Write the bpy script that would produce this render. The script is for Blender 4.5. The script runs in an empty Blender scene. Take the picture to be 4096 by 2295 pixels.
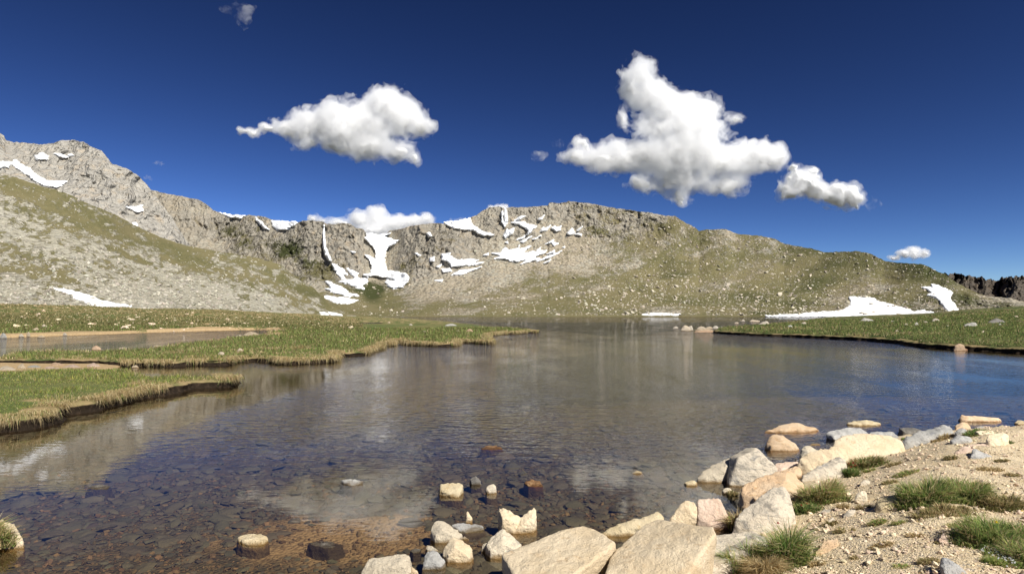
import bpy, bmesh, math
import numpy as np
from mathutils import Vector
import openvdb as vdb

SC = bpy.context.scene
COL = SC.collection
# ------------------------------------------------------------------ camera
F, CX, HZ, EYE = 2450.0, 2048.0, 1251.0, 2.1      # focal length and horizon row in photo pixels, eye height over the lake
cam = bpy.data.cameras.new('camera')
cam.sensor_width = 36.0
cam.lens = 36.0 * F / 4096.0
cam.shift_y = (HZ - 1147.5) / 4096.0
cam.clip_start = 0.05
cam.clip_end = 40000.0
camo = bpy.data.objects.new('camera', cam)
COL.objects.link(camo)
camo.location = (0, 0, EYE)
camo.rotation_euler = (math.radians(90), 0, 0)
SC.camera = camo
# ------------------------------------------------------------------ sky and sun
SUN_EL, SUN_AZ = 45.0, 139.0                        # azimuth clockwise from +Y (the view direction)
w = bpy.data.worlds.new('World')
SC.world = w
w.use_nodes = True
wn = w.node_tree
wn.nodes.clear()
wo = wn.nodes.new('ShaderNodeOutputWorld')
bg = wn.nodes.new('ShaderNodeBackground')
sk = wn.nodes.new('ShaderNodeTexSky')
sk.sky_type = 'NISHITA'
sk.sun_disc = False
sk.sun_elevation = math.radians(SUN_EL)
sk.sun_rotation = math.radians(SUN_AZ)
sk.altitude = 3900.0
sk.air_density = 1.0
sk.dust_density = 0.0
sk.ozone_density = 3.0
gm = wn.nodes.new('ShaderNodeGamma')
gm.inputs[1].default_value = 1.9
tn = wn.nodes.new('ShaderNodeMix')
tn.data_type = 'RGBA'
tn.blend_type = 'MULTIPLY'
tn.inputs[0].default_value = 1.0
tn.inputs[7].default_value = (0.268, 0.23, 0.224, 1)   # thin dry air at altitude: deep blue
wn.links.new(sk.outputs[0], gm.inputs[0])
wn.links.new(gm.outputs[0], tn.inputs[6])
wn.links.new(tn.outputs[2], bg.inputs[0])
bg.inputs[1].default_value = 0.055
wn.links.new(bg.outputs[0], wo.inputs[0])
sun = bpy.data.lights.new('sun', 'SUN')
sun.energy = 5.0
sun.angle = math.radians(0.5)
sun.color = (1.0, 0.96, 0.885)
suno = bpy.data.objects.new('sun', sun)
COL.objects.link(suno)
ce, az = math.cos(math.radians(SUN_EL)), math.radians(SUN_AZ)
sdir = Vector((math.sin(az) * ce, math.cos(az) * ce, math.sin(math.radians(SUN_EL))))
suno.rotation_euler = (-sdir).to_track_quat('-Z', 'Y').to_euler()
suno.location = (20, -40, 60)
SC.view_settings.view_transform = 'Standard'
SC.view_settings.look = 'None'
SC.view_settings.gamma = 1.0
SC.view_settings.use_curve_mapping = False
SC.view_settings.exposure = 0.5
SC.cycles.use_denoising = True
SC.cycles.denoiser = 'OPENIMAGEDENOISE'
SC.cycles.max_bounces = 16
SC.cycles.diffuse_bounces = 3
SC.cycles.glossy_bounces = 3
SC.cycles.transmission_bounces = 4
SC.cycles.volume_bounces = 14
SC.cycles.transparent_max_bounces = 16
SC.cycles.caustics_reflective = False
SC.cycles.caustics_refractive = False
SC.cycles.sample_clamp_indirect = 4.0

# ------------------------------------------------------------------ helpers
RNG = np.random.default_rng(11)
LAT = RNG.uniform(-1, 1, (64, 64, 64)).astype(np.float32)


def vnoise(x, y, z):
    x, y, z = np.broadcast_arrays(np.asarray(x, np.float64), np.asarray(y, np.float64), np.asarray(z, np.float64))
    ix, iy, iz = np.floor(x).astype(np.int64), np.floor(y).astype(np.int64), np.floor(z).astype(np.int64)
    fx, fy, fz = x - ix, y - iy, z - iz
    fx, fy, fz = fx * fx * (3 - 2 * fx), fy * fy * (3 - 2 * fy), fz * fz * (3 - 2 * fz)
    x0, y0, z0 = ix & 63, iy & 63, iz & 63
    x1, y1, z1 = (ix + 1) & 63, (iy + 1) & 63, (iz + 1) & 63
    a = LAT[x0, y0, z0] * (1 - fx) + LAT[x1, y0, z0] * fx
    b = LAT[x0, y1, z0] * (1 - fx) + LAT[x1, y1, z0] * fx
    c = LAT[x0, y0, z1] * (1 - fx) + LAT[x1, y0, z1] * fx
    d = LAT[x0, y1, z1] * (1 - fx) + LAT[x1, y1, z1] * fx
    return (a * (1 - fy) + b * fy) * (1 - fz) + (c * (1 - fy) + d * fy) * fz


def fbm(x, y, z, octv=4, gain=0.5):
    s, a, f = 0.0, 1.0, 1.0
    for i in range(octv):
        s = s + a * vnoise(x * f + 17.3 * i, y * f + 5.1 * i, z * f + 9.7 * i)
        a *= gain
        f *= 2.03
    return s


def ridged(x, y, z, octv=4, gain=0.5):
    s, a, f = 0.0, 1.0, 1.0
    for i in range(octv):
        n = 1 - np.abs(vnoise(x * f + 31.3 * i, y * f + 3.1 * i, z * f + 7.7 * i)) * 2
        s = s + a * n
        a *= gain
        f *= 2.1
    return s


def sstep(a, b, x):
    t = np.clip((x - a) / (b - a), 0, 1)
    return t * t * (3 - 2 * t)


def interp(pts):
    p = np.array(pts, float)
    return lambda u: np.interp(u, p[:, 0], p[:, 1])


def px(u, v, Y):
    """photo pixel + forward distance -> world"""
    u, v, Y = np.broadcast_arrays(np.asarray(u, float), np.asarray(v, float), np.asarray(Y, float))
    return np.stack([(u - CX) / F * Y, Y, EYE - (v - HZ) / F * Y], -1)


def at_level(u, v, z=0.0):
    Y = (EYE - z) * F / (np.asarray(v, float) - HZ)
    return np.stack([(np.asarray(u, float) - CX) / F * Y, Y], -1)


def mesh_np(name, V, Fc, mat=None, smooth=True, attrs=None):
    V = np.ascontiguousarray(V, np.float32)
    Fc = np.ascontiguousarray(Fc, np.int32)
    me = bpy.data.meshes.new(name)
    n, k = Fc.shape
    me.vertices.add(len(V))
    me.vertices.foreach_set('co', V.ravel())
    me.loops.add(n * k)
    me.loops.foreach_set('vertex_index', Fc.ravel())
    me.polygons.add(n)
    me.polygons.foreach_set('loop_start', np.arange(0, n * k, k, dtype=np.int32))
    me.polygons.foreach_set('use_smooth', np.full(n, smooth, bool))
    me.update(calc_edges=True)
    for an, arr in (attrs or {}).items():
        at = me.attributes.new(an, 'FLOAT_COLOR', 'POINT')
        c = np.ones((len(V), 4), np.float32)
        c[:, :arr.shape[1]] = arr
        at.data.foreach_set('color', c.ravel())
    if mat:
        me.materials.append(mat)
    return me


def link(name, me, parent=None, label=None, cat=None, group=None, kind=None, loc=None):
    o = bpy.data.objects.new(name, me)
    COL.objects.link(o)
    if parent is not None:
        o.parent = parent
    if label:
        o['label'] = label
    if cat:
        o['category'] = cat
    if group:
        o['group'] = group
    if kind:
        o['kind'] = kind
    if loc is not None:
        o.location = loc
    return o


def grid_faces(nr, nc, keep=None):
    i = np.arange(nr * nc).reshape(nr, nc)
    q = np.stack([i[:-1, :-1], i[:-1, 1:], i[1:, 1:], i[1:, :-1]], -1).reshape(-1, 4)
    if keep is not None:
        k = keep.reshape(nr, nc)
        kk = (k[:-1, :-1] | k[:-1, 1:] | k[1:, 1:] | k[1:, :-1]).ravel()
        q = q[kk]
    return q


def compact(V, Fc, *arrs):
    used = np.unique(Fc)
    m = np.zeros(len(V), np.int64)
    m[used] = np.arange(len(used))
    return (V[used], m[Fc]) + tuple(a[used] for a in arrs)


def poly_sd(P, poly):
    """signed distance (inside positive) of points P (n,2) to polygon"""
    poly = np.asarray(poly, float)
    if len(P) < 8:
        A_, B_ = poly[None], np.roll(poly, -1, 0)[None]
        E_, W_ = B_ - A_, P[:, None] - A_
        T_ = np.clip((W_ * E_).sum(-1) / ((E_ * E_).sum(-1) + 1e-12), 0, 1)
        dm = np.sqrt((((W_ - T_[..., None] * E_) ** 2).sum(-1)).min(1))
        cr = (A_[..., 1] > P[:, None, 1]) != (B_[..., 1] > P[:, None, 1])
        with np.errstate(divide='ignore', invalid='ignore'):
            xx = E_[..., 0] * (P[:, None, 1] - A_[..., 1]) / E_[..., 1] + A_[..., 0]
        n_in = (cr & (P[:, None, 0] < xx)).sum(1)
        return np.where(n_in % 2 == 1, dm, -dm)
    d2 = np.full(len(P), 1e18)
    ins = np.zeros(len(P), bool)
    for a, b in zip(poly, np.roll(poly, -1, 0)):
        e = b - a
        w_ = P - a
        t = np.clip((w_ @ e) / (e @ e + 1e-12), 0, 1)
        q = w_ - t[:, None] * e
        d2 = np.minimum(d2, (q * q).sum(1))
        c = (a[1] > P[:, 1]) != (b[1] > P[:, 1])
        with np.errstate(divide='ignore', invalid='ignore'):
            xx = e[0] * (P[:, 1] - a[1]) / e[1] + a[0]
        ins ^= c & (P[:, 0] < xx)
    d = np.sqrt(d2)
    return np.where(ins, d, -d)


# ------------------------------------------------------------------ material helpers
class NT:
    def __init__(self, name):
        self.m = bpy.data.materials.new(name)
        self.m.use_nodes = True
        self.t = self.m.node_tree
        self.t.nodes.clear()
        self.out = self.n('OutputMaterial')

    def n(self, typ, **kw):
        nd = self.t.nodes.new('ShaderNode' + typ)
        for k, v in kw.items():
            setattr(nd, k, v)
        return nd

    def put(self, sock, v):
        if isinstance(v, bpy.types.NodeSocket):
            self.t.links.new(v, sock)
        elif v is not None:
            if sock.type == 'RGBA' and len(v) == 3:
                v = (*v, 1)
            sock.default_value = v

    def coord(self, which='Object', scale=None, rot=None):
        c = self.n('TexCoord').outputs[which]
        return self.mapped(c, scale, rot) if scale else c

    def pos(self):
        return self.n('NewGeometry').outputs['Position']

    def mapped(self, v, scale, rot=None):
        m = self.n('Mapping')
        self.put(m.inputs[0], v)
        m.inputs['Scale'].default_value = scale
        if rot:
            m.inputs['Rotation'].default_value = rot
        return m.outputs[0]

    def noise(self, v, scale, detail=4, rough=0.55, dist=0.0):
        n = self.n('TexNoise')
        self.put(n.inputs['Vector'], v)
        n.inputs['Scale'].default_value = scale
        n.inputs['Detail'].default_value = detail
        n.inputs['Roughness'].default_value = rough
        n.inputs['Distortion'].default_value = dist
        return n.outputs[0]

    def voro(self, v, scale, feature='F1', out=0, rnd=1.0):
        n = self.n('TexVoronoi', feature=feature)
        self.put(n.inputs['Vector'], v)
        n.inputs['Scale'].default_value = scale
        n.inputs['Randomness'].default_value = rnd
        return n.outputs[out]

    def mr(self, v, a, b, c=0.0, d=1.0):
        n = self.n('MapRange')
        for i, x in enumerate((v, a, b, c, d)):
            self.put(n.inputs[i], x)
        return n.outputs[0]

    def ss(self, v, a, b, c=0.0, d=1.0):
        n = self.n('MapRange', interpolation_type='SMOOTHSTEP')
        for i, x in enumerate((v, a, b, c, d)):
            self.put(n.inputs[i], x)
        return n.outputs[0]

    def math(self, op, a, b=None, clamp=False):
        n = self.n('Math', operation=op, use_clamp=clamp)
        self.put(n.inputs[0], a)
        if b is not None:
            self.put(n.inputs[1], b)
        return n.outputs[0]

    def mix(self, f, a, b, mode='MIX'):
        n = self.n('Mix', data_type='RGBA', blend_type=mode)
        self.put(n.inputs[0], f)
        self.put(n.inputs[6], a)
        self.put(n.inputs[7], b)
        return n.outputs[2]

    def attr(self, name):
        return self.n('Attribute', attribute_name=name)

    def sep(self, v):
        n = self.n('SeparateXYZ')
        self.put(n.inputs[0], v)
        return n.outputs

    def bump(self, h, dist, strength=1.0, normal=None):
        n = self.n('Bump')
        n.inputs['Strength'].default_value = strength
        n.inputs['Distance'].default_value = dist
        self.put(n.inputs['Height'], h)
        if normal is not None:
            self.put(n.inputs['Normal'], normal)
        return n.outputs[0]

    def bsdf(self, color, rough=0.9, normal=None, spec=0.2):
        n = self.n('BsdfPrincipled')
        self.put(n.inputs['Base Color'], color)
        self.put(n.inputs['Roughness'], rough)
        n.inputs['Specular IOR Level'].default_value = spec
        if normal is not None:
            self.put(n.inputs['Normal'], normal)
        self.put(self.out.inputs[0], n.outputs[0])
        return n


def rock_mat(name, c1, c2, c3, speck=0.35, strata=0.0, scale=1.0, dim=1.0):
    """dry granite: c1/c2 broad tones, c3 patches; wet and algae-brown at the waterline and below"""
    t = NT(name)
    c1, c2, c3 = [tuple(q * dim for q in c_) for c_ in (c1, c2, c3)]
    oi = t.n('ObjectInfo')
    off = t.n('VectorMath', operation='SCALE')
    t.put(off.inputs[0], (13.1, 7.7, 3.3))
    t.put(off.inputs['Scale'], t.math('MULTIPLY', oi.outputs['Random'], 9.0))
    add = t.n('VectorMath', operation='ADD')
    t.put(add.inputs[0], t.pos())
    t.put(add.inputs[1], off.outputs[0])
    p = add.outputs[0]
    n1 = t.noise(p, 3.2 * scale, 5, 0.6)
    n2 = t.noise(p, 8.0 * scale, 6, 0.65, 0.6)
    n3 = t.noise(p, 85.0 * scale, 3, 0.7)
    col = t.mix(t.ss(n1, 0.35, 0.62), c1, c2)
    col = t.mix(t.ss(n2, 0.56, 0.68), col, c3)
    if strata:
        sp = t.mapped(p, (2.2 * scale, 2.2 * scale, 8 * scale), (0.6, 0.45, 0.2))
        ns = t.noise(sp, 1.0, 5, 0.65, 2.2)
        col = t.mix(t.ss(ns, 0.5, 0.62, 0, strata), col, (0.16, 0.16, 0.15))
    dark = t.mix(1.0, col, (0.45, 0.42, 0.4), 'MULTIPLY')
    col = t.mix(t.ss(n3, 0.55, 0.7, 0, speck), col, dark)
    n4 = t.noise(p, 42.0 * scale, 2, 0.5)
    col = t.mix(t.ss(n4, 0.6, 0.75, 0, 0.5), col, t.mix(1.0, col, (1.25, 1.22, 1.18), 'MULTIPLY'))
    hv = t.math('MULTIPLY', t.mr(oi.outputs['Random'], 0, 1, 0.86, 1.1), 1.0)
    cb = t.n('CombineXYZ')
    for i in range(3):
        t.put(cb.inputs[i], hv)
    col = t.mix(1.0, col, cb.outputs[0], 'MULTIPLY')
    z = t.sep(t.pos())[2]
    zz = t.math('ADD', z, t.mr(n2, 0.3, 0.7, -0.02, 0.02))
    wet = t.ss(zz, 0.0, 0.035, 1.0, 0.0)
    wetc = t.mix(1.0, col, (0.42, 0.34, 0.24), 'MULTIPLY')
    col = t.mix(wet, col, wetc)
    und = t.ss(zz, -0.07, -0.005, 1.0, 0.0)
    col = t.mix(t.math('MULTIPLY', und, 0.8), col, (0.085, 0.066, 0.045))
    rough = t.mr(wet, 0, 1, 0.92, 0.35)
    h = t.math('ADD', t.math('MULTIPLY', t.noise(p, 14 * scale, 8, 0.68), 1.0), t.math('MULTIPLY', n3, 0.3))
    crack = t.ss(t.voro(t.mapped(p, (1, 1, 1.7)), 5.0 * scale, 'DISTANCE_TO_EDGE'), 0.0, 0.02, 0.0, 0.03)
    h = t.math('ADD', h, crack)
    t.bsdf(col, rough, t.bump(h, 0.05 / scale, 0.9), 0.2)
    return t.m


def hill_mat(name, fine=1.0, shade=0.75, crack=0.5, relief=2.6, rock=(0.37, 0.345, 0.275), scree=(0.345, 0.295, 0.215), cliff=(0.34, 0.31, 0.255), grass=(0.14, 0.13, 0.06), slope_dir=0.0):
    """alpine slope: attribute cover = (grass, cliff, tone)"""
    t = NT(name)
    at = t.attr('cover').outputs['Color']
    s = t.n('SeparateColor')
    t.put(s.inputs[0], at)
    g, c, tone = s.outputs[0], s.outputs[1], s.outputs[2]
    p = t.pos()
    nb = t.noise(p, 0.035 * fine, 5, 0.6)
    nm = t.noise(p, 0.16 * fine, 6, 0.65)
    nf = t.noise(p, 0.8 * fine, 5, 0.7)
    vf = t.voro(p, 0.5 * fine)
    vcol = t.voro(p, 0.5 * fine, 'F1', 1)
    cell = t.n('SeparateColor')
    t.put(cell.inputs[0], vcol)
    # loose rock: pale stones with dark gaps
    stone = t.mix(t.ss(cell.outputs[0], 0.1, 0.9), rock, scree)
    stone = t.mix(t.ss(nb, 0.42, 0.6), stone, scree)
    stone = t.mix(t.ss(cell.outputs[1], 0.75, 1.0, 0, 0.45), stone, (0.24, 0.235, 0.215))
    stone = t.mix(t.ss(vf, 0.5, 0.85, 0, 0.7), stone, (0.13, 0.115, 0.09))
    # cliff
    cp = t.mapped(p, (0.17 * fine, 0.17 * fine, 0.11 * fine), (0.2, 0.35, 0))
    nc = t.noise(cp, 1.0, 7, 0.7, 0.8)
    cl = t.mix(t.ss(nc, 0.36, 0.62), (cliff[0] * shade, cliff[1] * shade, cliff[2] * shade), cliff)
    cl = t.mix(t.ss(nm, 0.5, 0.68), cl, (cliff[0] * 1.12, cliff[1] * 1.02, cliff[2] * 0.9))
    wrp = t.n('VectorMath', operation='ADD')
    nw = t.n('TexNoise')
    t.put(nw.inputs['Vector'], p)
    nw.inputs['Scale'].default_value = 0.12 * fine
    nw.inputs['Detail'].default_value = 4
    wsc = t.n('VectorMath', operation='SCALE')
    t.put(wsc.inputs[0], nw.outputs[1])
    wsc.inputs['Scale'].default_value = 9.0 / fine
    t.put(wrp.inputs[0], p)
    t.put(wrp.inputs[1], wsc.outputs[0])
    vd = t.voro(t.mapped(wrp.outputs[0], (0.2 * fine, 0.2 * fine, 0.13 * fine), (0.1, 0.3, 0)), 1.0, 'DISTANCE_TO_EDGE')
    cl = t.mix(t.ss(vd, 0.0, 0.04, crack, 0.0), cl, (0.05, 0.046, 0.038))
    col = t.mix(t.ss(c, 0.3, 0.65), stone, cl)
    # grass
    gn = t.math('ADD', t.math('ADD', t.math('MULTIPLY', nm, 0.60), t.math('MULTIPLY', nf, 0.72)), t.math('MULTIPLY', nb, 0.25))
    th = t.mr(g, 0, 1, 1.12, 0.46)
    gm_ = t.ss(t.math('SUBTRACT', gn, th), -0.06, 0.07)
    gc = t.mix(t.ss(nf, 0.35, 0.65), (grass[0] * 0.72, grass[1] * 0.76, grass[2] * 0.75), (grass[0] * 1.2, grass[1] * 1.15, grass[2] * 1.2))
    gc = t.mix(t.ss(nb, 0.38, 0.6), gc, (0.175, 0.152, 0.078))
    gc = t.mix(t.ss(tone, 0.4, 1.0), gc, (0.05, 0.056, 0.022))
    col = t.mix(gm_, col, gc)
    h = t.math('ADD', t.math('MULTIPLY', nf, 0.8), t.math('MULTIPLY', t.math('SUBTRACT', 1.0, vf), t.mr(gm_, 0, 1, 1.0, 0.15)))
    h = t.math('ADD', h, t.math('MULTIPLY', t.math('MULTIPLY', t.ss(vd, 0, 0.25), c), relief * 0.5))
    h = t.math('ADD', h, t.math('MULTIPLY', t.math('MULTIPLY', nc, c), relief))
    t.bsdf(col, 0.95, t.bump(h, 1.1 / fine, 0.9), 0.05)
    return t.m


def simple_rock_mat(name, a, b, d, fine=1.0):
    t = NT(name)
    oi = t.n('ObjectInfo')
    p = t.pos()
    n1 = t.noise(p, 0.5 * fine, 5, 0.6)
    n2 = t.noise(p, 3.0 * fine, 4, 0.7)
    col = t.mix(t.ss(n1, 0.3, 0.7), a, b)
    col = t.mix(t.ss(n2, 0.55, 0.7, 0, 0.6), col, d)
    at = t.attr('tint').outputs['Color']
    col = t.mix(1.0, col, at, 'MULTIPLY')
    t.bsdf(col, 0.92, t.bump(n2, 0.25 / fine, 0.6), 0.15)
    return t.m


def blade_mat(name):
    t = NT(name)
    at = t.attr('col').outputs['Color']
    d = t.n('BsdfDiffuse')
    t.put(d.inputs[0], at)
    tr = t.n('BsdfTranslucent')
    t.put(tr.inputs[0], at)
    mx = t.n('MixShader')
    mx.inputs[0].default_value = 0.42
    t.t.links.new(d.outputs[0], mx.inputs[1])
    t.t.links.new(tr.outputs[0], mx.inputs[2])
    t.put(t.out.inputs[0], mx.outputs[0])
    return t.m


def meadow_mat(name, g1, g2, g3, sand, peat=(0.02, 0.014, 0.009)):
    """short turf; attribute cover = (sand, peat, dry)"""
    t = NT(name)
    s = t.n('SeparateColor')
    t.put(s.inputs[0], t.attr('cover').outputs['Color'])
    p = t.pos()
    n0 = t.noise(p, 0.12, 4, 0.6)
    n1 = t.noise(p, 0.9, 5, 0.65)
    n2 = t.noise(t.mapped(p, (1, 1, 1)), 9.0, 5, 0.7)
    c = t.mix(t.ss(n1, 0.35, 0.65), g1, g2)
    c = t.mix(t.ss(n0, 0.42, 0.62), c, g3)
    c = t.mix(t.ss(n2, 0.55, 0.72, 0, 0.7), c, (0.025, 0.03, 0.012))
    dry = t.math('ADD', s.outputs[2], t.mr(n1, 0.3, 0.7, -0.4, 0.4))
    c = t.mix(t.ss(dry, 0.35, 0.75), c, (0.27, 0.2, 0.1))
    sn = t.math('ADD', s.outputs[0], t.math('ADD', t.mr(n1, 0.3, 0.7, -0.35, 0.35), t.mr(n2, 0.3, 0.7, -0.2, 0.2)))
    sc_ = t.mix(t.ss(n2, 0.4, 0.7), sand, (sand[0] * 0.62, sand[1] * 0.6, sand[2] * 0.58))
    c = t.mix(t.ss(sn, 0.42, 0.58), c, sc_)
    pt = t.mix(t.ss(n2, 0.45, 0.7), peat, (0.05, 0.034, 0.022))
    c = t.mix(t.ss(s.outputs[1], 0.35, 0.65), c, pt)
    h = t.math('ADD', t.math('MULTIPLY', n2, 0.05), t.math('MULTIPLY', n1, 0.12))
    t.bsdf(c, 0.95, t.bump(h, 1.0, 0.8), 0.1)
    return t.m

# ================================================================== MOUNTAINS
TALUS_TOP = interp([(-700, 560), (-300, 620), (0, 693), (57, 707), (114, 727), (170, 747), (227, 758), (284, 781), (341, 810), (398, 832), (455, 855), (534, 898), (597, 929), (653, 952), (739, 980), (850, 1002), (1024, 1030), (1128, 1060), (1170, 1099), (1211, 1128), (1253, 1149), (1282, 1178), (1323, 1216), (1377, 1250), (1430, 1262)])
TALUS_BASE = interp([(-700, 1205), (0, 1216), (300, 1222), (600, 1234), (900, 1241), (1200, 1255), (1430, 1266)])
TALUS_YB = interp([(-700, 120), (0, 150), (600, 172), (1000, 222), (1250, 285), (1430, 343)])
TALUS_YT = interp([(-700, 220), (0, 250), (400, 268), (740, 305), (1000, 325), (1200, 340), (1330, 345), (1430, 346)])


def talus_Y(u, v):
    b, tp = TALUS_BASE(u), TALUS_TOP(u)
    s = np.clip((b - v) / np.maximum(b - tp, 1e-3), 0, 1)
    return TALUS_YB(u) + (TALUS_YT(u) - TALUS_YB(u)) * s ** 0.9, s


PEAK_TOP = interp([(-700, 420), (-300, 470), (-60, 500), (0, 531), (17, 542), (23, 560), (43, 568), (108, 571), (153, 579), (216, 571), (244, 562), (295, 560), (335, 568), (364, 585), (409, 605), (432, 633), (449, 656), (489, 667), (523, 682), (551, 702), (580, 730), (602, 758), (640, 806), (693, 876), (740, 956), (800, 1012), (850, 1040)])


def peak_Y(u, v):
    b, tp = TALUS_TOP(u) + 70, PEAK_TOP(u)
    s = np.clip((b - v) / np.maximum(b - tp, 1e-3), 0, 1)
    return interp([(-700, 350), (0, 380), (500, 400), (850, 420)])(u) + interp([(-700, 120), (0, 110), (400, 95), (600, 70), (850, 20)])(u) * s ** 0.8, s


RIDGE_TOP = interp([(380, 770), (602, 760), (625, 764), (670, 775), (710, 781), (756, 791), (795, 798), (824, 815), (852, 841), (886, 852), (932, 860), (966, 861), (1006, 860), (1024, 864), (1057, 866), (1090, 879), (1145, 887), (1190, 889), (1211, 882), (1257, 882), (1294, 887), (1307, 895), (1340, 895), (1377, 891), (1400, 895), (1423, 910), (1452, 916), (1465, 933), (1494, 939), (1523, 940), (1548, 933), (1560, 922), (1606, 914), (1648, 902), (1698, 895), (1748, 893), (1781, 893), (1814, 887), (1876, 873), (1906, 860), (1930, 843), (1960, 828), (1997, 825), (2014, 833), (2048, 829), (2102, 828), (2152, 825), (2194, 821), (2196, 811), (2214, 809), (2235, 812), (2264, 809), (2275, 803), (2297, 807), (2339, 811), (2401, 821), (2464, 833), (2505, 837), (2547, 844), (2589, 848), (2630, 857), (2651, 861), (2701, 864), (2722, 879), (2747, 893), (2771, 904), (2796, 924), (2817, 920), (2867, 916), (2905, 916), (2930, 929), (2946, 935), (2996, 939), (3046, 944), (3097, 954), (3139, 975), (3197, 985), (3247, 995), (3288, 1006), (3313, 1009), (3363, 1006), (3434, 1004), (3471, 1010), (3504, 1025), (3538, 1043), (3592, 1050), (3654, 1054), (3696, 1058), (3721, 1070), (3754, 1087), (3779, 1095), (3820, 1127), (3883, 1158), (3924, 1178), (3978, 1187), (4041, 1191), (4096, 1208), (4300, 1222), (4700, 1225)])
RK = np.array([0, 0.22, 0.45, 0.7, 1.0])
RT = np.array([  # u, Y at the five heights, grass at the five, cliff at the five
    (380, 400, 470, 540, 590, 620, .6, .5, .4, .3, .2, .1, .2, .3, .5, .6),
    (900, 380, 450, 520, 565, 600, .6, .55, .45, .3, .2, .0, .1, .25, .55, .6),
    (1120, 360, 440, 495, 526, 556, .65, .6, .5, .35, .25, .0, .1, .5, .6, .5),
    (1220, 352, 440, 490, 511, 532, .7, .55, .45, .28, .15, .0, .2, .8, 1., 1.),
    (1300, 348, 438, 492, 512, 533, .75, .55, .45, .3, .15, .0, .1, .8, 1., 1.),
    (1420, 346, 432, 486, 504, 522, .85, .5, .38, .22, .12, .0, .1, .8, 1., 1.),
    (1475, 345, 435, 492, 516, 536, .85, .6, .2, .1, .1, .0, .0, .3, .5, .6),
    (1540, 344, 438, 500, 540, 575, .85, .85, .1, .1, .1, .0, .0, .0, .0, .0),
    (1590, 344, 435, 490, 520, 548, .85, .75, .25, .1, .15, .0, .0, .4, .6, .5),
    (1660, 343, 428, 476, 500, 528, .8, .6, .35, .25, .2, .0, .1, .8, 1., .9),
    (1800, 343, 425, 472, 495, 530, .8, .5, .2, .25, .2, .0, .0, .5, 1., .8),
    (1900, 343, 425, 480, 515, 545, .75, .58, .25, .18, .2, .0, .0, .1, .4, .7),
    (2000, 343, 425, 480, 520, 548, .75, .6, .25, .18, .2, .0, .0, .1, .45, .75),
    (2280, 343, 420, 480, 525, 550, .76, .7, .45, .3, .25, .0, .0, .05, .4, .7),
    (2600, 343, 415, 470, 505, 530, .76, .75, .72, .58, .38, .0, .0, .05, .35, .65),
    (2800, 343, 410, 455, 485, 510, .72, .76, .76, .7, .55, .0, .0, .0, .1, .3),
    (3100, 343, 395, 435, 460, 485, .68, .74, .76, .74, .68, .0, .0, .0, .0, .1),
    (3400, 343, 380, 408, 430, 448, .6, .68, .7, .72, .6, .0, .0, .0, .05, .15),
    (3650, 340, 362, 380, 398, 412, .5, .55, .7, .8, .7, .1, .2, .0, .0, .0),
    (3800, 325, 345, 362, 378, 392, .4, .45, .5, .55, .5, .5, .5, .5, .4, .3),
    (4096, 305, 325, 340, 350, 358, .5, .5, .5, .5, .4, .2, .3, .4, .5, .4),
    (4700, 290, 310, 325, 335, 345, .5, .5, .5, .5, .4, .2, .3, .4, .5, .4)], float)

_u = np.arange(380, 4701, 16.0)
_t = np.stack([_u] + [np.interp(_u, RT[:, 0], RT[:, j]) for j in range(1, RT.shape[1])], 1)
for _ in range(5):
    _t[1:-1, 1:] = 0.25 * _t[:-2, 1:] + 0.5 * _t[1:-1, 1:] + 0.25 * _t[2:, 1:]
RT = _t


def table(u, s, off):
    u, s = np.broadcast_arrays(np.asarray(u, float), np.asarray(s, float))
    cols = np.stack([np.interp(u.ravel(), RT[:, 0], RT[:, off + k]) for k in range(5)], 1)
    sr = np.clip(s.ravel(), 0, 1)
    k = np.clip(np.searchsorted(RK, sr, 'right') - 1, 0, 3)
    tt = (sr - RK[k]) / (RK[k + 1] - RK[k])
    i = np.arange(len(sr))
    return (cols[i, k] * (1 - tt) + cols[i, k + 1] * tt).reshape(u.shape)


def ridge_base(u):
    return HZ + (EYE - 0.15) * F / RT[0:1, 1][0] * 0 + (EYE - 0.1) * F / np.interp(u, RT[:, 0], RT[:, 1])


def ridge_Y(u, v):
    b, tp = ridge_base(u), RIDGE_TOP(u)
    s = np.clip((b - v) / np.maximum(b - tp, 1e-3), 0, 1)
    return table(u, s, 1), s


CLIFF_TOP = interp([(3600, 1090), (3779, 1093), (3841, 1095), (3899, 1104), (3941, 1114), (3949, 1111), (3970, 1118), (3995, 1122), (4008, 1106), (4033, 1104), (4053, 1108), (4066, 1100), (4096, 1106), (4200, 1095), (4700, 1080)])


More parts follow.
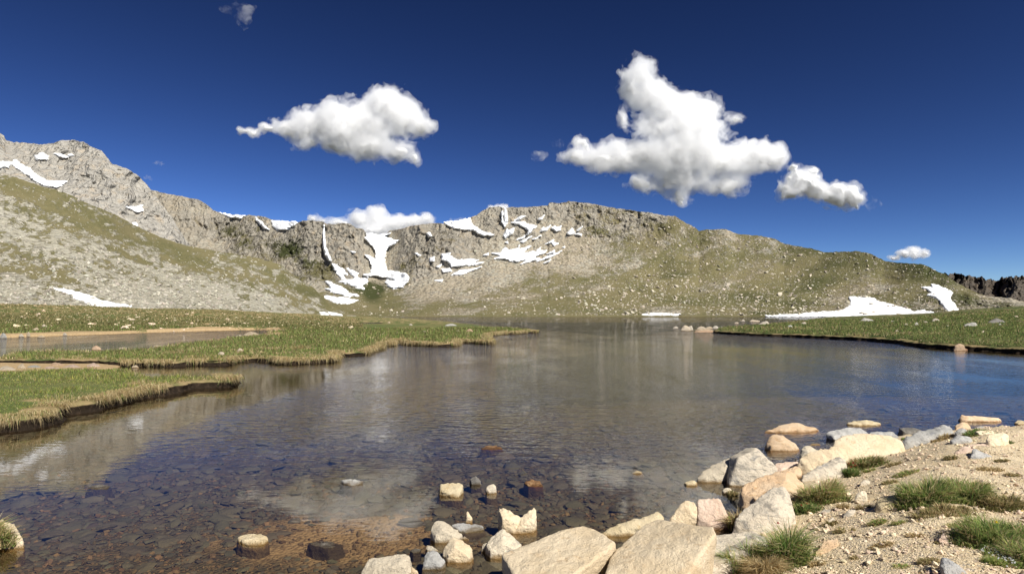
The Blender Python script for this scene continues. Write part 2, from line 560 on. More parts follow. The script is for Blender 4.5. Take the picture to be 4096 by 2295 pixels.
def slope_mesh(name, mat, u0, u1, du, nrow, base, top, Yf, disp, cover, back, label_kind='structure', jag=1.5):
    """a hillside standing on its base line, with its crest and its far side"""
    us = np.arange(u0, u1 + du, du, dtype=float)
    tp = top(us) + jag * (fbm(us / 14.0, 3.3, 1.1, 3) + 0.6 * fbm(us / 5.0, 9.3, 1.1, 2))
    bs = base(us)
    tt = np.linspace(0, 1, nrow)
    U = np.repeat(us[None], nrow, 0)
    Vv = bs[None] + (tp - bs)[None] * tt[:, None]
    Y, s = Yf(U, np.maximum(Vv, top(us)[None]))
    s = np.repeat(tt[:, None], len(us), 1)
    P0 = px(U, Vv, Y)
    cv = cover(U, Vv, s, P0)
    dY = disp(U, Vv, s, P0, cv)
    P = px(U, Vv, Y + dY)
    rows = [P]
    cvs = [cv]
    last = P[-1]
    for k, (dy, dz) in enumerate(back):
        q = last.copy()
        q[:, 0] *= (q[:, 1] + dy) / q[:, 1]
        q[:, 1] += dy
        q[:, 2] -= dz
        rows.append(q[None])
        cvs.append(cv[-1:])
    sk_ = P[0].copy()
    sk_[:, 2] -= 4.0
    rows.insert(0, sk_[None])
    cvs.insert(0, cv[:1])
    V = np.concatenate(rows, 0)
    C = np.concatenate(cvs, 0)
    nr, nc = V.shape[:2]
    me = mesh_np(name, V.reshape(-1, 3), grid_faces(nr, nc), mat, True, {'cover': C.reshape(-1, 3)})
    return link(name, me, kind=label_kind)


def talus_cover(U, V, s, P):
    n = fbm(P[..., 0] / 40 + P[..., 2] / 12, P[..., 1] / 60, 2.0, 3)
    # long grassy bands that run down the slope
    acr, alo = V - 0.42 * U, U + 0.42 * V
    band = 0.6 * fbm(acr / 75, alo / 520, 7.7, 3) + 0.5 * fbm(acr / 26, alo / 190, 3.7, 3)
    g = 0.51 + 0.32 * band + 0.16 * n
    crest = np.clip(1 - (V - TALUS_TOP(U)) / (90 + 0.05 * U), 0, 1)
    g = g + 0.1 * crest + 0.22 * fbm(U / 24, V / 13, 4.1, 3)
    g = g - 0.26 * sstep(1060, 1190, V) * sstep(1100, 800, U)
    g = g - 0.15 * sstep(300, 0, U) * sstep(850, 1000, V)
    g = np.where((U > 1000) & (s < 0.35), g - 0.25, g)
    return np.stack([np.clip(g, 0.05, 0.95), np.full_like(g, 0.0), np.clip(0.25 + 0.5 * crest * n, 0, 1)], -1)


def talus_disp(U, V, s, P, cv):
    big = 3.2 * fbm((U + 1.1 * V) / 210, (V - 0.6 * U) / 900, 4.4, 3)
    return big * np.sin(np.pi * np.clip(s, 0, 1)) ** 0.5 + 0.7 * fbm(P[..., 0] / 3, P[..., 1] / 3, P[..., 2] / 3, 4)


def peak_cover(U, V, s, P):
    n = fbm(P[..., 0] / 25, P[..., 1] / 25, P[..., 2] / 18, 3)
    low = sstep(0.35, 0.05, s)
    g = 0.12 + 0.22 * n + 0.3 * low
    return np.stack([np.clip(g, 0, 0.7), np.clip(0.95 - 0.75 * low, 0, 1), np.full_like(g, 0.3)], -1)


def peak_disp(U, V, s, P, cv):
    U = U + 22 * fbm(U / 90, V / 60, 3.1, 3)
    r = -9.0 * ridged(U / 170 + V / 420, V / 330, 1.3, 3) - 2.6 * ridged(U / 52 + V / 90, V / 80, 3.3, 4)
    fin = 1.3 * fbm(P[..., 0] / 5, P[..., 1] / 5, P[..., 2] / 4, 4)
    butt = -14 * np.exp(-((U - 420 - 0.25 * (V - 650)) / 95) ** 2) + 12 * np.exp(-((U - 35) / 30) ** 2) * sstep(660, 560, V)
    return (r + butt) * np.clip(0.3 + s, 0, 1) + fin


def ridge_cover(U, V, s, P):
    g = table(U, s, 6)
    c = table(U, s, 11)
    n = fbm(P[..., 0] / 30, P[..., 1] / 30, P[..., 2] / 20, 3)
    b = fbm((U + 1.6 * V) / 90, (V - 0.5 * U) / 420, 1.7, 3)
    b2 = fbm((U - 1.6 * V) / 90, (V + 0.5 * U) / 420, 5.7, 3)
    m = sstep(1500, 1700, U)
    g = g + 0.2 * n + 0.11 * (b2 * (1 - m) + b * m)
    dark = np.exp(-(((U - 1490) / 55) ** 2 + ((V - 1160) / 48) ** 2)) + 0.7 * np.exp(-(((U - 1200) / 120) ** 2 + ((V - 1010) / 70) ** 2))
    g = g + 0.4 * dark
    c = c + 0.25 * n * (c > 0.15)
    tone = 0.35 + 0.35 * n + dark + 0.25 * sstep(2500, 3000, U)
    return np.stack([np.clip(g, 0, 0.97), np.clip(c, 0, 1), np.clip(tone, 0, 1)], -1)


def ridge_disp(U, V, s, P, cv):
    c = sstep(0.25, 0.75, cv[..., 1])
    U = U + 16 * fbm(U / 70, V / 34, 3.1, 3)
    col = sstep(2150, 2300, U) * sstep(2800, 2650, U)
    r = -4.2 * ridged(U / 62 + V / 400, V / 190, 2.3, 3) - 1.7 * ridged(U / 17 + V / 140, V / 60, 8.3, 4)
    rc = -2.6 * ridged(U / 27 + V / 200, V / 75, 4.3, 4)
    slope = 4.5 * fbm((U + 1.0 * V) / 190, (V - .5 * U) / 700, 6.1, 3) * np.sin(np.pi * np.clip(s, 0.0, 1)) ** 0.6
    gull = 7 * np.exp(-((U - 1292 - 0.0 * V) / 9) ** 2) * c
    fin = (0.5 + 1.2 * c) * fbm(P[..., 0] / 4, P[..., 1] / 4, P[..., 2] / 4, 4)
    return (r * (1 - col) + rc * col) * c + slope * (1 - 0.6 * c) + gull + fin * sstep(0, 0.03, s)


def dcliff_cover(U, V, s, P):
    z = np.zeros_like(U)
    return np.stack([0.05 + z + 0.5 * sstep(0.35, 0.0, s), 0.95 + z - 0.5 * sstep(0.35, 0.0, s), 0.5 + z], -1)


def dcliff_disp(U, V, s, P, cv):
    U = U + 14 * fbm(U / 40, V / 30, 3.0, 3)
    return -26 * ridged(U / 52 + V / 300, V / 200, 2.3, 3) - 10 * ridged(U / 14 + V / 60, V / 40, 4.3, 4) + 20 * np.exp(-((U - 3985) / 30) ** 2) - 40 * sstep(3995, 4020, U)


M_TALUS = hill_mat('talus_slope_rock_and_turf', 1.15, rock=(0.41, 0.385, 0.31), scree=(0.35, 0.325, 0.25))
M_PEAK = hill_mat('granite_face', 0.8, shade=0.82, crack=0.35, relief=2.0, rock=(0.44, 0.405, 0.345), cliff=(0.42, 0.395, 0.345))
M_RIDGE = hill_mat('ridge_rock_and_turf', 0.85)
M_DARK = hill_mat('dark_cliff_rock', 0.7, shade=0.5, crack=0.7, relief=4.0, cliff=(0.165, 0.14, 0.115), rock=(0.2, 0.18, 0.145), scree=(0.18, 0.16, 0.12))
BACK = [(6, 0.5), (25, 12), (60, 50), (60, 60)]
slope_mesh('hill', M_TALUS, -700, 1430, 4.5, 150, TALUS_BASE, TALUS_TOP, talus_Y, talus_disp, talus_cover, [(5, 0.3), (20, 7), (40, 30), (40, 40)])
slope_mesh('mountain', M_PEAK, -700, 850, 4.0, 130, lambda u: TALUS_TOP(u) + 70, PEAK_TOP, peak_Y, peak_disp, peak_cover, BACK, jag=2.6)
slope_mesh('mountain', M_RIDGE, 380, 4700, 3.4, 150, ridge_base, RIDGE_TOP, ridge_Y, ridge_disp, ridge_cover, BACK, jag=1.6)
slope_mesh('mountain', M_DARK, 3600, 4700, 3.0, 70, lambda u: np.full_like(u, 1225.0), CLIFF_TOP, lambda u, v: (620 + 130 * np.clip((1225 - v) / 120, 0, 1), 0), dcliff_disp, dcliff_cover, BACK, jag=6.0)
gs = np.array([(-3000, -3000, -5.5), (3000, -3000, -5.5), (3000, 3000, -5.5), (-3000, 3000, -5.5)])
tg = NT('bare_ground')
tg.bsdf(tg.mix(tg.noise(tg.pos(), 0.05, 5), (0.2, 0.17, 0.12), (0.12, 0.12, 0.05)), 0.95)
link('ground', mesh_np('ground', gs, np.array([[0, 1, 2, 3]]), tg.m), kind='structure')

# ------------------------------------------------------------------ snow lying on the slopes
ts = NT('snow_white')
ns = ts.noise(ts.pos(), 0.5, 6, 0.6)
nd = ts.noise(ts.pos(), 0.12, 5, 0.65)
ts.bsdf(ts.mix(ts.ss(nd, 0.62, 0.78, 0, 0.45), (0.86, 0.87, 0.88), (0.62, 0.57, 0.5)), 0.7, ts.bump(ts.math('ADD', ns, ts.math('MULTIPLY', ts.noise(ts.pos(), 0.16, 4, 0.6), 3.0)), 0.9, 0.7), 0.3)
M_SNOW = ts.m


def zz(ox, oy, sc, pts):
    return [(ox + a / sc, oy + b / sc) for a, b in pts]


def snow(poly, Yf, label, group=None, step=2.4, thick=1.2, disp=None, cover=None, rag=1.0):
    p = np.array(poly, float)
    lo, hi = p.min(0) - 4, p.max(0) + 4
    us = np.arange(lo[0], hi[0] + step, step)
    vs = np.arange(lo[1], hi[1] + step, step)
    U, V = np.meshgrid(us, vs)
    d = poly_sd(np.stack([U.ravel(), V.ravel()], 1), p).reshape(U.shape)
    d = d + rag * (3.6 * fbm(U / 15, V / 6, 3.7, 4))
    Y, s = Yf(U, V)
    if disp is not None:
        P0 = px(U, V, Y)
        cv = cover(U, V, s, P0)
        dy = disp(U, V, s, P0, cv)
        # snow fills the hollows: follow a smoothed copy of the rock
        k = 5
        ker = np.ones(2 * k + 1) / (2 * k + 1)
        pad = np.pad(dy, k, 'edge')
        sm = np.apply_along_axis(lambda m: np.convolve(m, ker, 'valid'), 0, pad)
        sm = np.apply_along_axis(lambda m: np.convolve(m, ker, 'valid'), 1, sm)
        Y = Y + np.minimum(dy, sm)
    keep = d > -2.0
    body = np.clip((d + 2.0) / 4.0, -0.4, 1.0)
    Yv = Y - thick * body * (1 + 0.3 * fbm(U / 20, V / 20, 1.0, 2)) * Y / 400
    Pf = px(U, V, Yv)
    nr, nc = U.shape
    fc = grid_faces(nr, nc, keep.ravel())
    if len(fc) == 0:
        return
    V2, F2 = compact(Pf.reshape(-1, 3), fc)
    F2 = F2[:, ::-1]
    c = V2.mean(0)
    link('snow_patch', mesh_np('snow_patch', V2 - c, F2, M_SNOW), label=label, cat='snow', group=group, loc=c)


def on_ridge(poly, label, group=None, **k):
    snow(poly, ridge_Y, label, group, disp=ridge_disp, cover=ridge_cover, **k)


def on_peak(poly, label, group=None, **k):
    snow(poly, peak_Y, label, group, disp=peak_disp, cover=peak_cover, **k)


a = lambda pts: zz(1024, 700, 2.405, pts)
b = lambda pts: zz(1900, 700, 3.607, pts)
c = lambda pts: zz(3072, 900, 2.405, pts)
e = lambda pts: zz(0, 480, 1.76, pts)
snow(e([(355, 1178), (430, 1190), (520, 1205), (640, 1235), (700, 1265), (790, 1288), (920, 1308), (700, 1312), (640, 1300), (580, 1270), (530, 1255), (490, 1225)]), talus_Y, 'long narrow snow strip at the foot of the grey boulder slope', disp=talus_disp, cover=talus_cover, thick=2.5)
on_peak(e([(0, 290), (60, 300), (90, 300), (100, 275), (150, 310), (210, 345), (260, 385), (330, 425), (470, 435), (400, 475), (320, 465), (260, 440), (200, 395), (150, 365), (80, 312), (60, 335), (-60, 335), (-60, 290)]), 'long snow streak sweeping below the grey granite peak', thick=3.5)
gp = 'small snow pockets on the grey granite peak'
for q in ([(240, 250), (300, 232), (345, 255), (330, 280), (260, 280)], [(380, 237), (430, 240), (480, 265), (440, 268), (410, 255)], [(880, 610), (930, 615), (1000, 600), (1005, 640), (960, 652), (930, 630)], [(930, 725), (960, 718), (968, 748), (940, 740)], [(480, 245), (520, 250), (500, 256)]):
    on_peak(e(q), 'small snow pocket high on the grey granite peak', gp, thick=3)
on_ridge(e([(1550, 655), (1620, 668), (1720, 675), (1700, 693), (1620, 685)]), 'thin snow strip along the low crest beside the granite peak', thick=3)
on_ridge(a([(0, 408), (60, 465), (125, 525), (80, 522), (30, 465), (-5, 430)]), 'slanting snow streak just below the low crest', thick=3)
on_ridge(a([(150, 440), (290, 450), (400, 458), (370, 490), (290, 525), (200, 525), (160, 490)]), 'snow patch draped over the saddle beside the twin cliffs', thick=3)
on_ridge(a([(655, 480), (662, 600), (672, 690), (700, 765), (726, 830), (700, 825), (664, 765), (644, 685), (642, 560)]), 'thin snow thread in the gully between the twin cliffs', thick=6, rag=0.4)
on_ridge(a([(723, 845), (790, 875), (850, 915), (880, 960), (830, 955), (860, 1005), (830, 1000), (780, 950), (745, 890)]), 'snow tongue at the foot of the gully thread', thick=3)
on_ridge(a([(800, 1025), (860, 1008), (940, 1005), (950, 985), (900, 930), (875, 900), (920, 920), (985, 950), (965, 965), (1000, 1000), (1045, 990), (1078, 1020), (1060, 1042), (1005, 1062), (1040, 1092), (990, 1090), (920, 1060), (870, 1040)]), 'forked snow patch under the cliff beside the big couloir', thick=3)
on_ridge(a([(670, 1015), (720, 1030), (780, 1060), (860, 1100), (900, 1140), (1010, 1160), (900, 1165), (820, 1150), (740, 1125), (670, 1095), (720, 1085), (690, 1050)]), 'broad snow bank low on the valley side below the cliffs', thick=3)
on_ridge(a([(655, 1175), (700, 1160), (760, 1175), (850, 1180), (980, 1205), (900, 1232), (780, 1232), (720, 1210)]), 'lowest snow bank above the lake head', thick=3)
on_ridge(a([(1060, 562), (1130, 574), (1200, 577), (1290, 558), (1245, 590), (1270, 600), (1340, 625), (1385, 620), (1340, 660), (1290, 690), (1250, 740), (1240, 800), (1245, 870), (1260, 925), (1370, 930), (1440, 950), (1475, 985), (1450, 1040), (1420, 1075), (1320, 1095), (1260, 1060), (1245, 1035), (1260, 1005), (1330, 1020), (1340, 1005), (1280, 990), (1200, 980), (1130, 965), (1080, 980), (1030, 960), (1100, 940), (1110, 880), (1100, 830), (1050, 770), (1090, 785), (1150, 805), (1150, 740), (1120, 690), (1080, 650), (1052, 610)]), 'hourglass snow couloir pouring down the notch between cliffs', thick=5)
for q in ([(612, 1325), (650, 1322), (690, 1335), (700, 1350), (640, 1348)], [(700, 1318), (760, 1322), (830, 1352), (740, 1350)]):
    snow(a(q), talus_Y, 'small snow scrap where the boulder slope meets the lake', 'snow scraps at the lake head', disp=talus_disp, cover=talus_cover, thick=3)
on_ridge(a([(1815, 465), (1900, 453), (2060, 418), (2075, 480), (2130, 510), (2200, 550), (2290, 580), (2200, 590), (2130, 562), (2090, 530), (1960, 522), (1880, 502)]), 'large snow apron below the skyline beside the rocky knob', thick=4)
on_ridge(a([(1785, 765), (1860, 755), (1900, 800), (1960, 820), (2080, 805), (2140, 820), (2070, 850), (2210, 835), (2110, 865), (1990, 872), (1880, 880), (1850, 840), (1790, 815)]), 'wide ragged snow patch on tan scree beside the dark cliff', thick=3)
on_ridge(b([(240, 1130), (360, 1125), (440, 1050), (490, 1085), (600, 1060), (640, 1010), (640, 1060), (800, 1030), (700, 1120), (880, 1100), (960, 1025), (920, 1090), (1030, 1085), (1000, 1130), (860, 1190), (940, 1200), (640, 1300), (740, 1225), (600, 1250), (510, 1240), (420, 1210), (270, 1210), (370, 1180), (350, 1155)]), 'largest ragged snow field on tan scree under the summit', thick=3)
on_ridge(b([(525, 688), (600, 680), (720, 678), (770, 715), (890, 735), (830, 785), (800, 830), (740, 860), (790, 800), (700, 755), (640, 712)]), 'branching snow patch on the rocky summit face', thick=3)
on_ridge(b([(425, 478), (450, 500), (472, 670), (430, 672)]), 'upright snow streak in the notch beside the rocky knob', thick=5, rag=0.5)
on_ridge(b([(380, 530), (402, 520), (408, 590), (398, 600), (410, 680), (468, 690), (430, 752), (385, 680)]), 'hooked snow streak beside the upright one', thick=5, rag=0.5)
gs_ = 'small snow patches on the scree under the summit'
for q in ([(560, 660), (640, 605), (740, 588), (610, 652)], [(405, 880), (460, 780), (490, 800), (560, 765), (540, 850), (430, 908)], [(930, 820), (990, 752), (1000, 780), (1090, 728), (1040, 800)], [(1090, 765), (1150, 738), (1180, 760), (1240, 738), (1232, 800), (1180, 818)], [(1320, 840), (1400, 772), (1442, 830), (1370, 872)], [(598, 938), (720, 878), (715, 908)], [(648, 962), (820, 882), (690, 985)], [(1015, 1002), (1140, 933), (1115, 965), (1198, 985), (1140, 1028), (1100, 978)], [(830, 932), (950, 876), (870, 928)], [(1440, 852), (1500, 845), (1537, 852), (1532, 882)], [(890, 1252), (1000, 1188), (1130, 1146), (1250, 1093), (1150, 1162), (1000, 1218)], [(980, 1278), (1092, 1218), (1062, 1262)], [(1035, 1142), (1140, 1088), (1152, 1122)], [(905, 640), (960, 620), (1000, 575), (960, 650)], [(430, 975), (470, 962), (475, 990)], [(1470, 800), (1550, 745), (1500, 805)], [(1265, 1045), (1300, 1028), (1290, 1050)], [(120, 1160), (195, 1120), (190, 1150)]):
    on_ridge(b(q), 'small snow patch on the tan scree under the summit', gs_, thick=3, rag=0.5)
for q in ([(1785, 905), (1860, 900), (1880, 925), (1800, 937)], [(1880, 962), (1960, 918), (2060, 908), (2170, 883), (2080, 922), (1980, 955)], [(1670, 800), (1712, 788), (1712, 832), (1675, 832)], [(1730, 882), (1782, 863), (1760, 893)], [(1718, 1014), (1795, 1008), (1780, 1024)], [(1535, 752), (1585, 770), (1560, 778)], [(1640, 560), (1665, 550), (1690, 590), (1660, 600)], [(910, 735), (955, 742), (940, 750)]):
    on_ridge(a(q), 'small snow patch on the slope between couloir and summit scree', 'small snow patches beside the couloir', thick=3, rag=0.5)
on_ridge(c([(-20, 872), (300, 856), (440, 838), (640, 830), (720, 815), (800, 770), (790, 720), (770, 695), (870, 690), (1010, 705), (1060, 735), (1200, 770), (1300, 800), (1400, 830), (1480, 820), (1590, 840), (1590, 870), (1300, 884), (1100, 884), (900, 884), (600, 884), (0, 884)]), 'big white snow bank sloping down to the lake shore', thick=2)
on_ridge(c([(1475, 595), (1580, 600), (1575, 570), (1640, 590), (1750, 630), (1775, 665), (1740, 680), (1760, 720), (1850, 835), (1740, 838), (1690, 780), (1620, 700), (1530, 675), (1580, 655), (1540, 625)]), 'slanting snow slab among grey slabs above the meadow', thick=2)
on_ridge(zz(2048, 700, 2.405, [(1250, 1340), (1340, 1327), (1500, 1330), (1620, 1336), (1600, 1346), (1280, 1346)]), 'low snow strip along the far waterline', thick=1.2, rag=0.4)

# ================================================================== LAKE, SHORES, MEADOWS
def lv(pts, z=0.0):
    return [tuple(at_level(u, v, z)) for u, v in pts]


FRONT_A = [(-900, 1800), (-300, 1755), (0, 1726), (89, 1718), (188, 1698), (222, 1682), (212, 1662), (255, 1659), (355, 1646), (388, 1633), (466, 1620), (500, 1606), (582, 1589), (673, 1574), (769, 1553), (915, 1547), (935, 1533)]
BACK_A = [(930, 1512), (873, 1500), (790, 1496), (707, 1492), (615, 1500), (553, 1483), (486, 1463), (403, 1470), (200, 1474), (0, 1478), (-300, 1484), (-900, 1500)]
POLY_A = lv(FRONT_A) + lv(BACK_A, 0.28)
FRONT_B = [(-900, 1452), (0, 1452), (180, 1455), (403, 1455), (499, 1466), (603, 1464), (707, 1466), (769, 1460), (906, 1462), (935, 1449), (1024, 1444), (1102, 1449), (1115, 1456), (1184, 1456), (1280, 1451), (1334, 1447), (1339, 1421), (1389, 1424), (1458, 1419), (1485, 1405), (1519, 1396), (1526, 1383), (1567, 1384), (1565, 1369), (1595, 1369), (1631, 1380), (1709, 1383), (1777, 1386), (1823, 1383), (1828, 1369), (1892, 1373), (1960, 1376), (1946, 1355), (1951, 1342), (1997, 1337), (2051, 1335), (2147, 1330)]
BACK_B = [(2150, 1324), (2074, 1314), (1937, 1303), (1800, 1287), (1663, 1275.5), (1526, 1269), (1440, 1266)]
POLY_B = lv(FRONT_B) + lv(BACK_B, 0.2) + [((u - CX) / F * (TALUS_YB(u) + 8), TALUS_YB(u) + 8) for u in (1400, 1250, 1000, 600, 0, -900)]
POND = lv([(-900, 1385), (-300, 1362), (0, 1350), (166, 1345), (353, 1339), (624, 1329), (832, 1323), (1024, 1318.5), (1085, 1321)]) + lv([(1030, 1338), (936, 1346), (873, 1356), (790, 1364), (665, 1379), (582, 1391), (374, 1397), (96, 1402), (42, 1408), (0, 1424), (-200, 1440), (-900, 1446)], 0.25)
CHAN = lv([(-900, 1436), (0, 1444), (300, 1446), (500, 1450), (520, 1458), (470, 1476), (300, 1486), (0, 1492), (-900, 1510)])
FRONT_C = [(2862, 1333), (3014, 1342), (3151, 1347), (3324, 1355), (3473, 1362), (3584, 1372), (3708, 1390), (3863, 1399), (4018, 1409), (4096, 1413), (4400, 1430), (5000, 1470)]
BACK_C = [(3500, 1264.5), (3380, 1266.5), (3305, 1270), (3244, 1277), (3182, 1288), (3089, 1300), (3027, 1306), (2870, 1317)]
POLY_C = lv(FRONT_C) + [(470.0, 330.0), (190.0, 335.0)] + lv(BACK_C, 0.15)
POLY_D = lv([(1500, 2520), (1930, 2440), (2300, 2420), (2560, 2360), (2760, 2230), (2860, 2160), (2950, 2120), (3030, 2070), (3100, 2010), (3170, 1940), (3220, 1900), (3320, 1845), (3400, 1800), (3500, 1765), (3620, 1738), (3780, 1728), (3860, 1722), (3980, 1722), (4060, 1722), (4140, 1730), (4500, 1745)]) + [(30, 12.5), (30, -14), (-8, -14), (-4.5, -3), (-3, 1.2), (-1.7, 3.3)]
PONDA, CHANA = np.array(POND), np.array(CHAN)


def sd_west(P):
    d = np.minimum(poly_sd(P, POLY_B), -poly_sd(P, PONDA))
    return np.maximum(d, poly_sd(P, POLY_A))


def u_of(P):
    return CX + F * P[:, 0] / np.maximum(P[:, 1], 0.1)


BANK_H = interp([(19, 0.21), (27, 0.17), (60, 0.17), (90, 0.25)])


def H_west(P, d=None):
    d = sd_west(P) if d is None else d
    Yy = P[:, 1]
    sc = np.clip(Yy / 14.0, 0.8, 6)
    dn = d + 0.09 * sc * fbm(P[:, 0] / 1.4, Yy / 1.4, 2.2, 2)
    h = -0.5 + (0.46 + BANK_H(Yy)) * sstep(0.0, 0.22, dn / np.sqrt(sc)) + 0.09 * sstep(0.1, 1.5, dn)
    h = h + 0.05 * fbm(P[:, 0] / 2.5, Yy / 2.5, 1.0, 4) * sstep(0.05, 0.5, d)
    ch = poly_sd(P, CHANA)
    h = np.where(d < 0.12, np.maximum(h, -0.5 + 0.53 * sstep(-0.8, 0.3, ch)), h)
    u = u_of(P)
    yb = TALUS_YB(u)
    zb = EYE - (TALUS_BASE(u) - HZ) / F * yb
    rise = np.clip((Yy - 64) / np.maximum(yb - 64, 5), 0, 1.15)
    h = h + np.maximum(zb - 0.2, 0) * rise ** 1.15 * sstep(-0.1, 1.5, d) * sstep(1430, 1250, u)
    h = h + 0.35 * fbm(P[:, 0] / 14, Yy / 14, 4.0, 3) * sstep(62, 100, Yy) * sstep(1.0, 8, d)
    return h


C_TOP = interp([(2800, 1290), (3300, 1274), (3430, 1268), (3553, 1262), (3677, 1256), (3739, 1251), (3863, 1238), (3987, 1232), (4096, 1227), (4700, 1212)])


def H_c(P, d=None):
    d = poly_sd(P, POLY_C) if d is None else d
    Yy = P[:, 1]
    dn = d + 0.35 * fbm(P[:, 0] / 1.6, Yy / 1.6, 5.2, 3)
    h = -0.5 + 0.85 * sstep(-0.1, 0.6, dn) + 0.12 * sstep(0.3, 4, dn)
    h = h + 0.1 * fbm(P[:, 0] / 4, Yy / 4, 1.0, 4) * sstep(0.2, 1.5, d)
    u = u_of(P)
    zt = EYE - (C_TOP(u) - HZ) / F * 215
    h = h + np.maximum(zt - 0.45, 0) * sstep(45, 215, Yy) * sstep(0, 12, d)
    return h


def H_d(P, d=None):
    d = poly_sd(P, POLY_D) if d is None else d
    h = -0.35 + 0.42 * sstep(-0.7, 0.25, d) + 0.36 * sstep(0.1, 1.9, d)
    return h + 0.05 * fbm(P[:, 0] / 1.1, P[:, 1] / 1.1, 3.0, 4) * sstep(-0.3, 0.6, d)


def H_bed(P):
    d = np.maximum(np.maximum(sd_west(P), poly_sd(P, POLY_C)), poly_sd(P, POLY_D))
    d = np.maximum(-d, 0)
    dd = -(0.055 + 0.018 * np.minimum(d, 5.5) + 0.11 * np.clip(d - 5.5, 0, 12) + 0.03 * np.clip(d - 16, 0, 60))
    n = 0.025 * fbm(P[:, 0] / 0.8, P[:, 1] / 0.8, 8.0, 4) + 0.03 * fbm(P[:, 0] / 4, P[:, 1] / 4, 3.0, 3)
    return np.minimum(dd + n * np.clip(0.4 + d / 3, 0, 1.5), -0.05)


def land_grid(name, mat, H, sd, u0, u1, du, y0, y1, ratio, cover, margin):
    us = np.arange(u0, u1 + du, du, dtype=float)
    ys = np.exp(np.arange(math.log(y0), math.log(y1) + ratio, ratio))
    U, Yg = np.meshgrid(us, ys)
    P = np.stack([(U - CX) / F * Yg, Yg], -1).reshape(-1, 2)
    d = sd(P)
    h = H(P, d)
    V = np.concatenate([P, h[:, None]], 1)
    fc = grid_faces(len(ys), len(us), d > -margin(P))
    V2, F2, d2 = compact(V, fc, d)
    cv = cover(V2, d2)
    return link(name, mesh_np(name, V2, F2, mat, True, {'cover': cv}), kind='structure')


def west_cover(V, d):
    P = V[:, :2]
    pd = -poly_sd(P, PONDA)
    far = sstep(0, 1, (P[:, 1] - 45) / 10)
    n = fbm(P[:, 0] / 6, P[:, 1] / 6, 2.0, 3)
    sand = sstep(10, 1, pd + 9 * n) * far * sstep(1250, 1050, u_of(P)) * 0.95
    ch = poly_sd(P, CHANA)
    sand = np.maximum(sand, sstep(-0.3, 0.2, ch) * sstep(0.16, 0.1, V[:, 2]))
    sand = np.maximum(sand, 0.42 * sstep(75, 130, P[:, 1]))
    z = V[:, 2]
    peat = sstep(0.10, 0.02, z) * (1 - sstep(0.3, 0.7, sand))
    dry = sstep(0.4, 0.1, d / np.clip(P[:, 1] / 16, 0.8, 3)) * 0.5 + 0.35 * sstep(60, 110, P[:, 1])
    dry = dry + 0.5 * sstep(0.25, 0.6, fbm(P[:, 0] / 1.6, P[:, 1] / 1.1, 6.0, 3)) * sstep(60, 30, P[:, 1])
    return np.stack([sand, peat, np.clip(dry, 0, 1)], 1)


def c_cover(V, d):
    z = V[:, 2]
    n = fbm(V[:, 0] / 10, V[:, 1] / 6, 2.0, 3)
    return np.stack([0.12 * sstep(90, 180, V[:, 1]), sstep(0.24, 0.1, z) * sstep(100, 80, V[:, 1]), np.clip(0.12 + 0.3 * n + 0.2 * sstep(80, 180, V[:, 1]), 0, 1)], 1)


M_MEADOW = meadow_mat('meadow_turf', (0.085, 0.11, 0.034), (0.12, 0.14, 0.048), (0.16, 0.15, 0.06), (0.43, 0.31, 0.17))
M_MEADOW_C = meadow_mat('dark_green_meadow_turf', (0.042, 0.068, 0.02), (0.07, 0.09, 0.03), (0.095, 0.1, 0.038), (0.32, 0.24, 0.14))  # turf of a darker green of its own
land_grid('meadow', M_MEADOW, H_west, sd_west, -900, 2200, 7, 9.0, 345, 0.008, west_cover, lambda P: 0.25 + 0.012 * P[:, 1] + 3.0 * (poly_sd(P, CHANA) > -0.6))
land_grid('meadow', M_MEADOW_C, H_c, lambda P: poly_sd(P, POLY_C), 2700, 5000, 7, 26, 335, 0.008, c_cover, lambda P: 0.3 + 0.012 * P[:, 1])

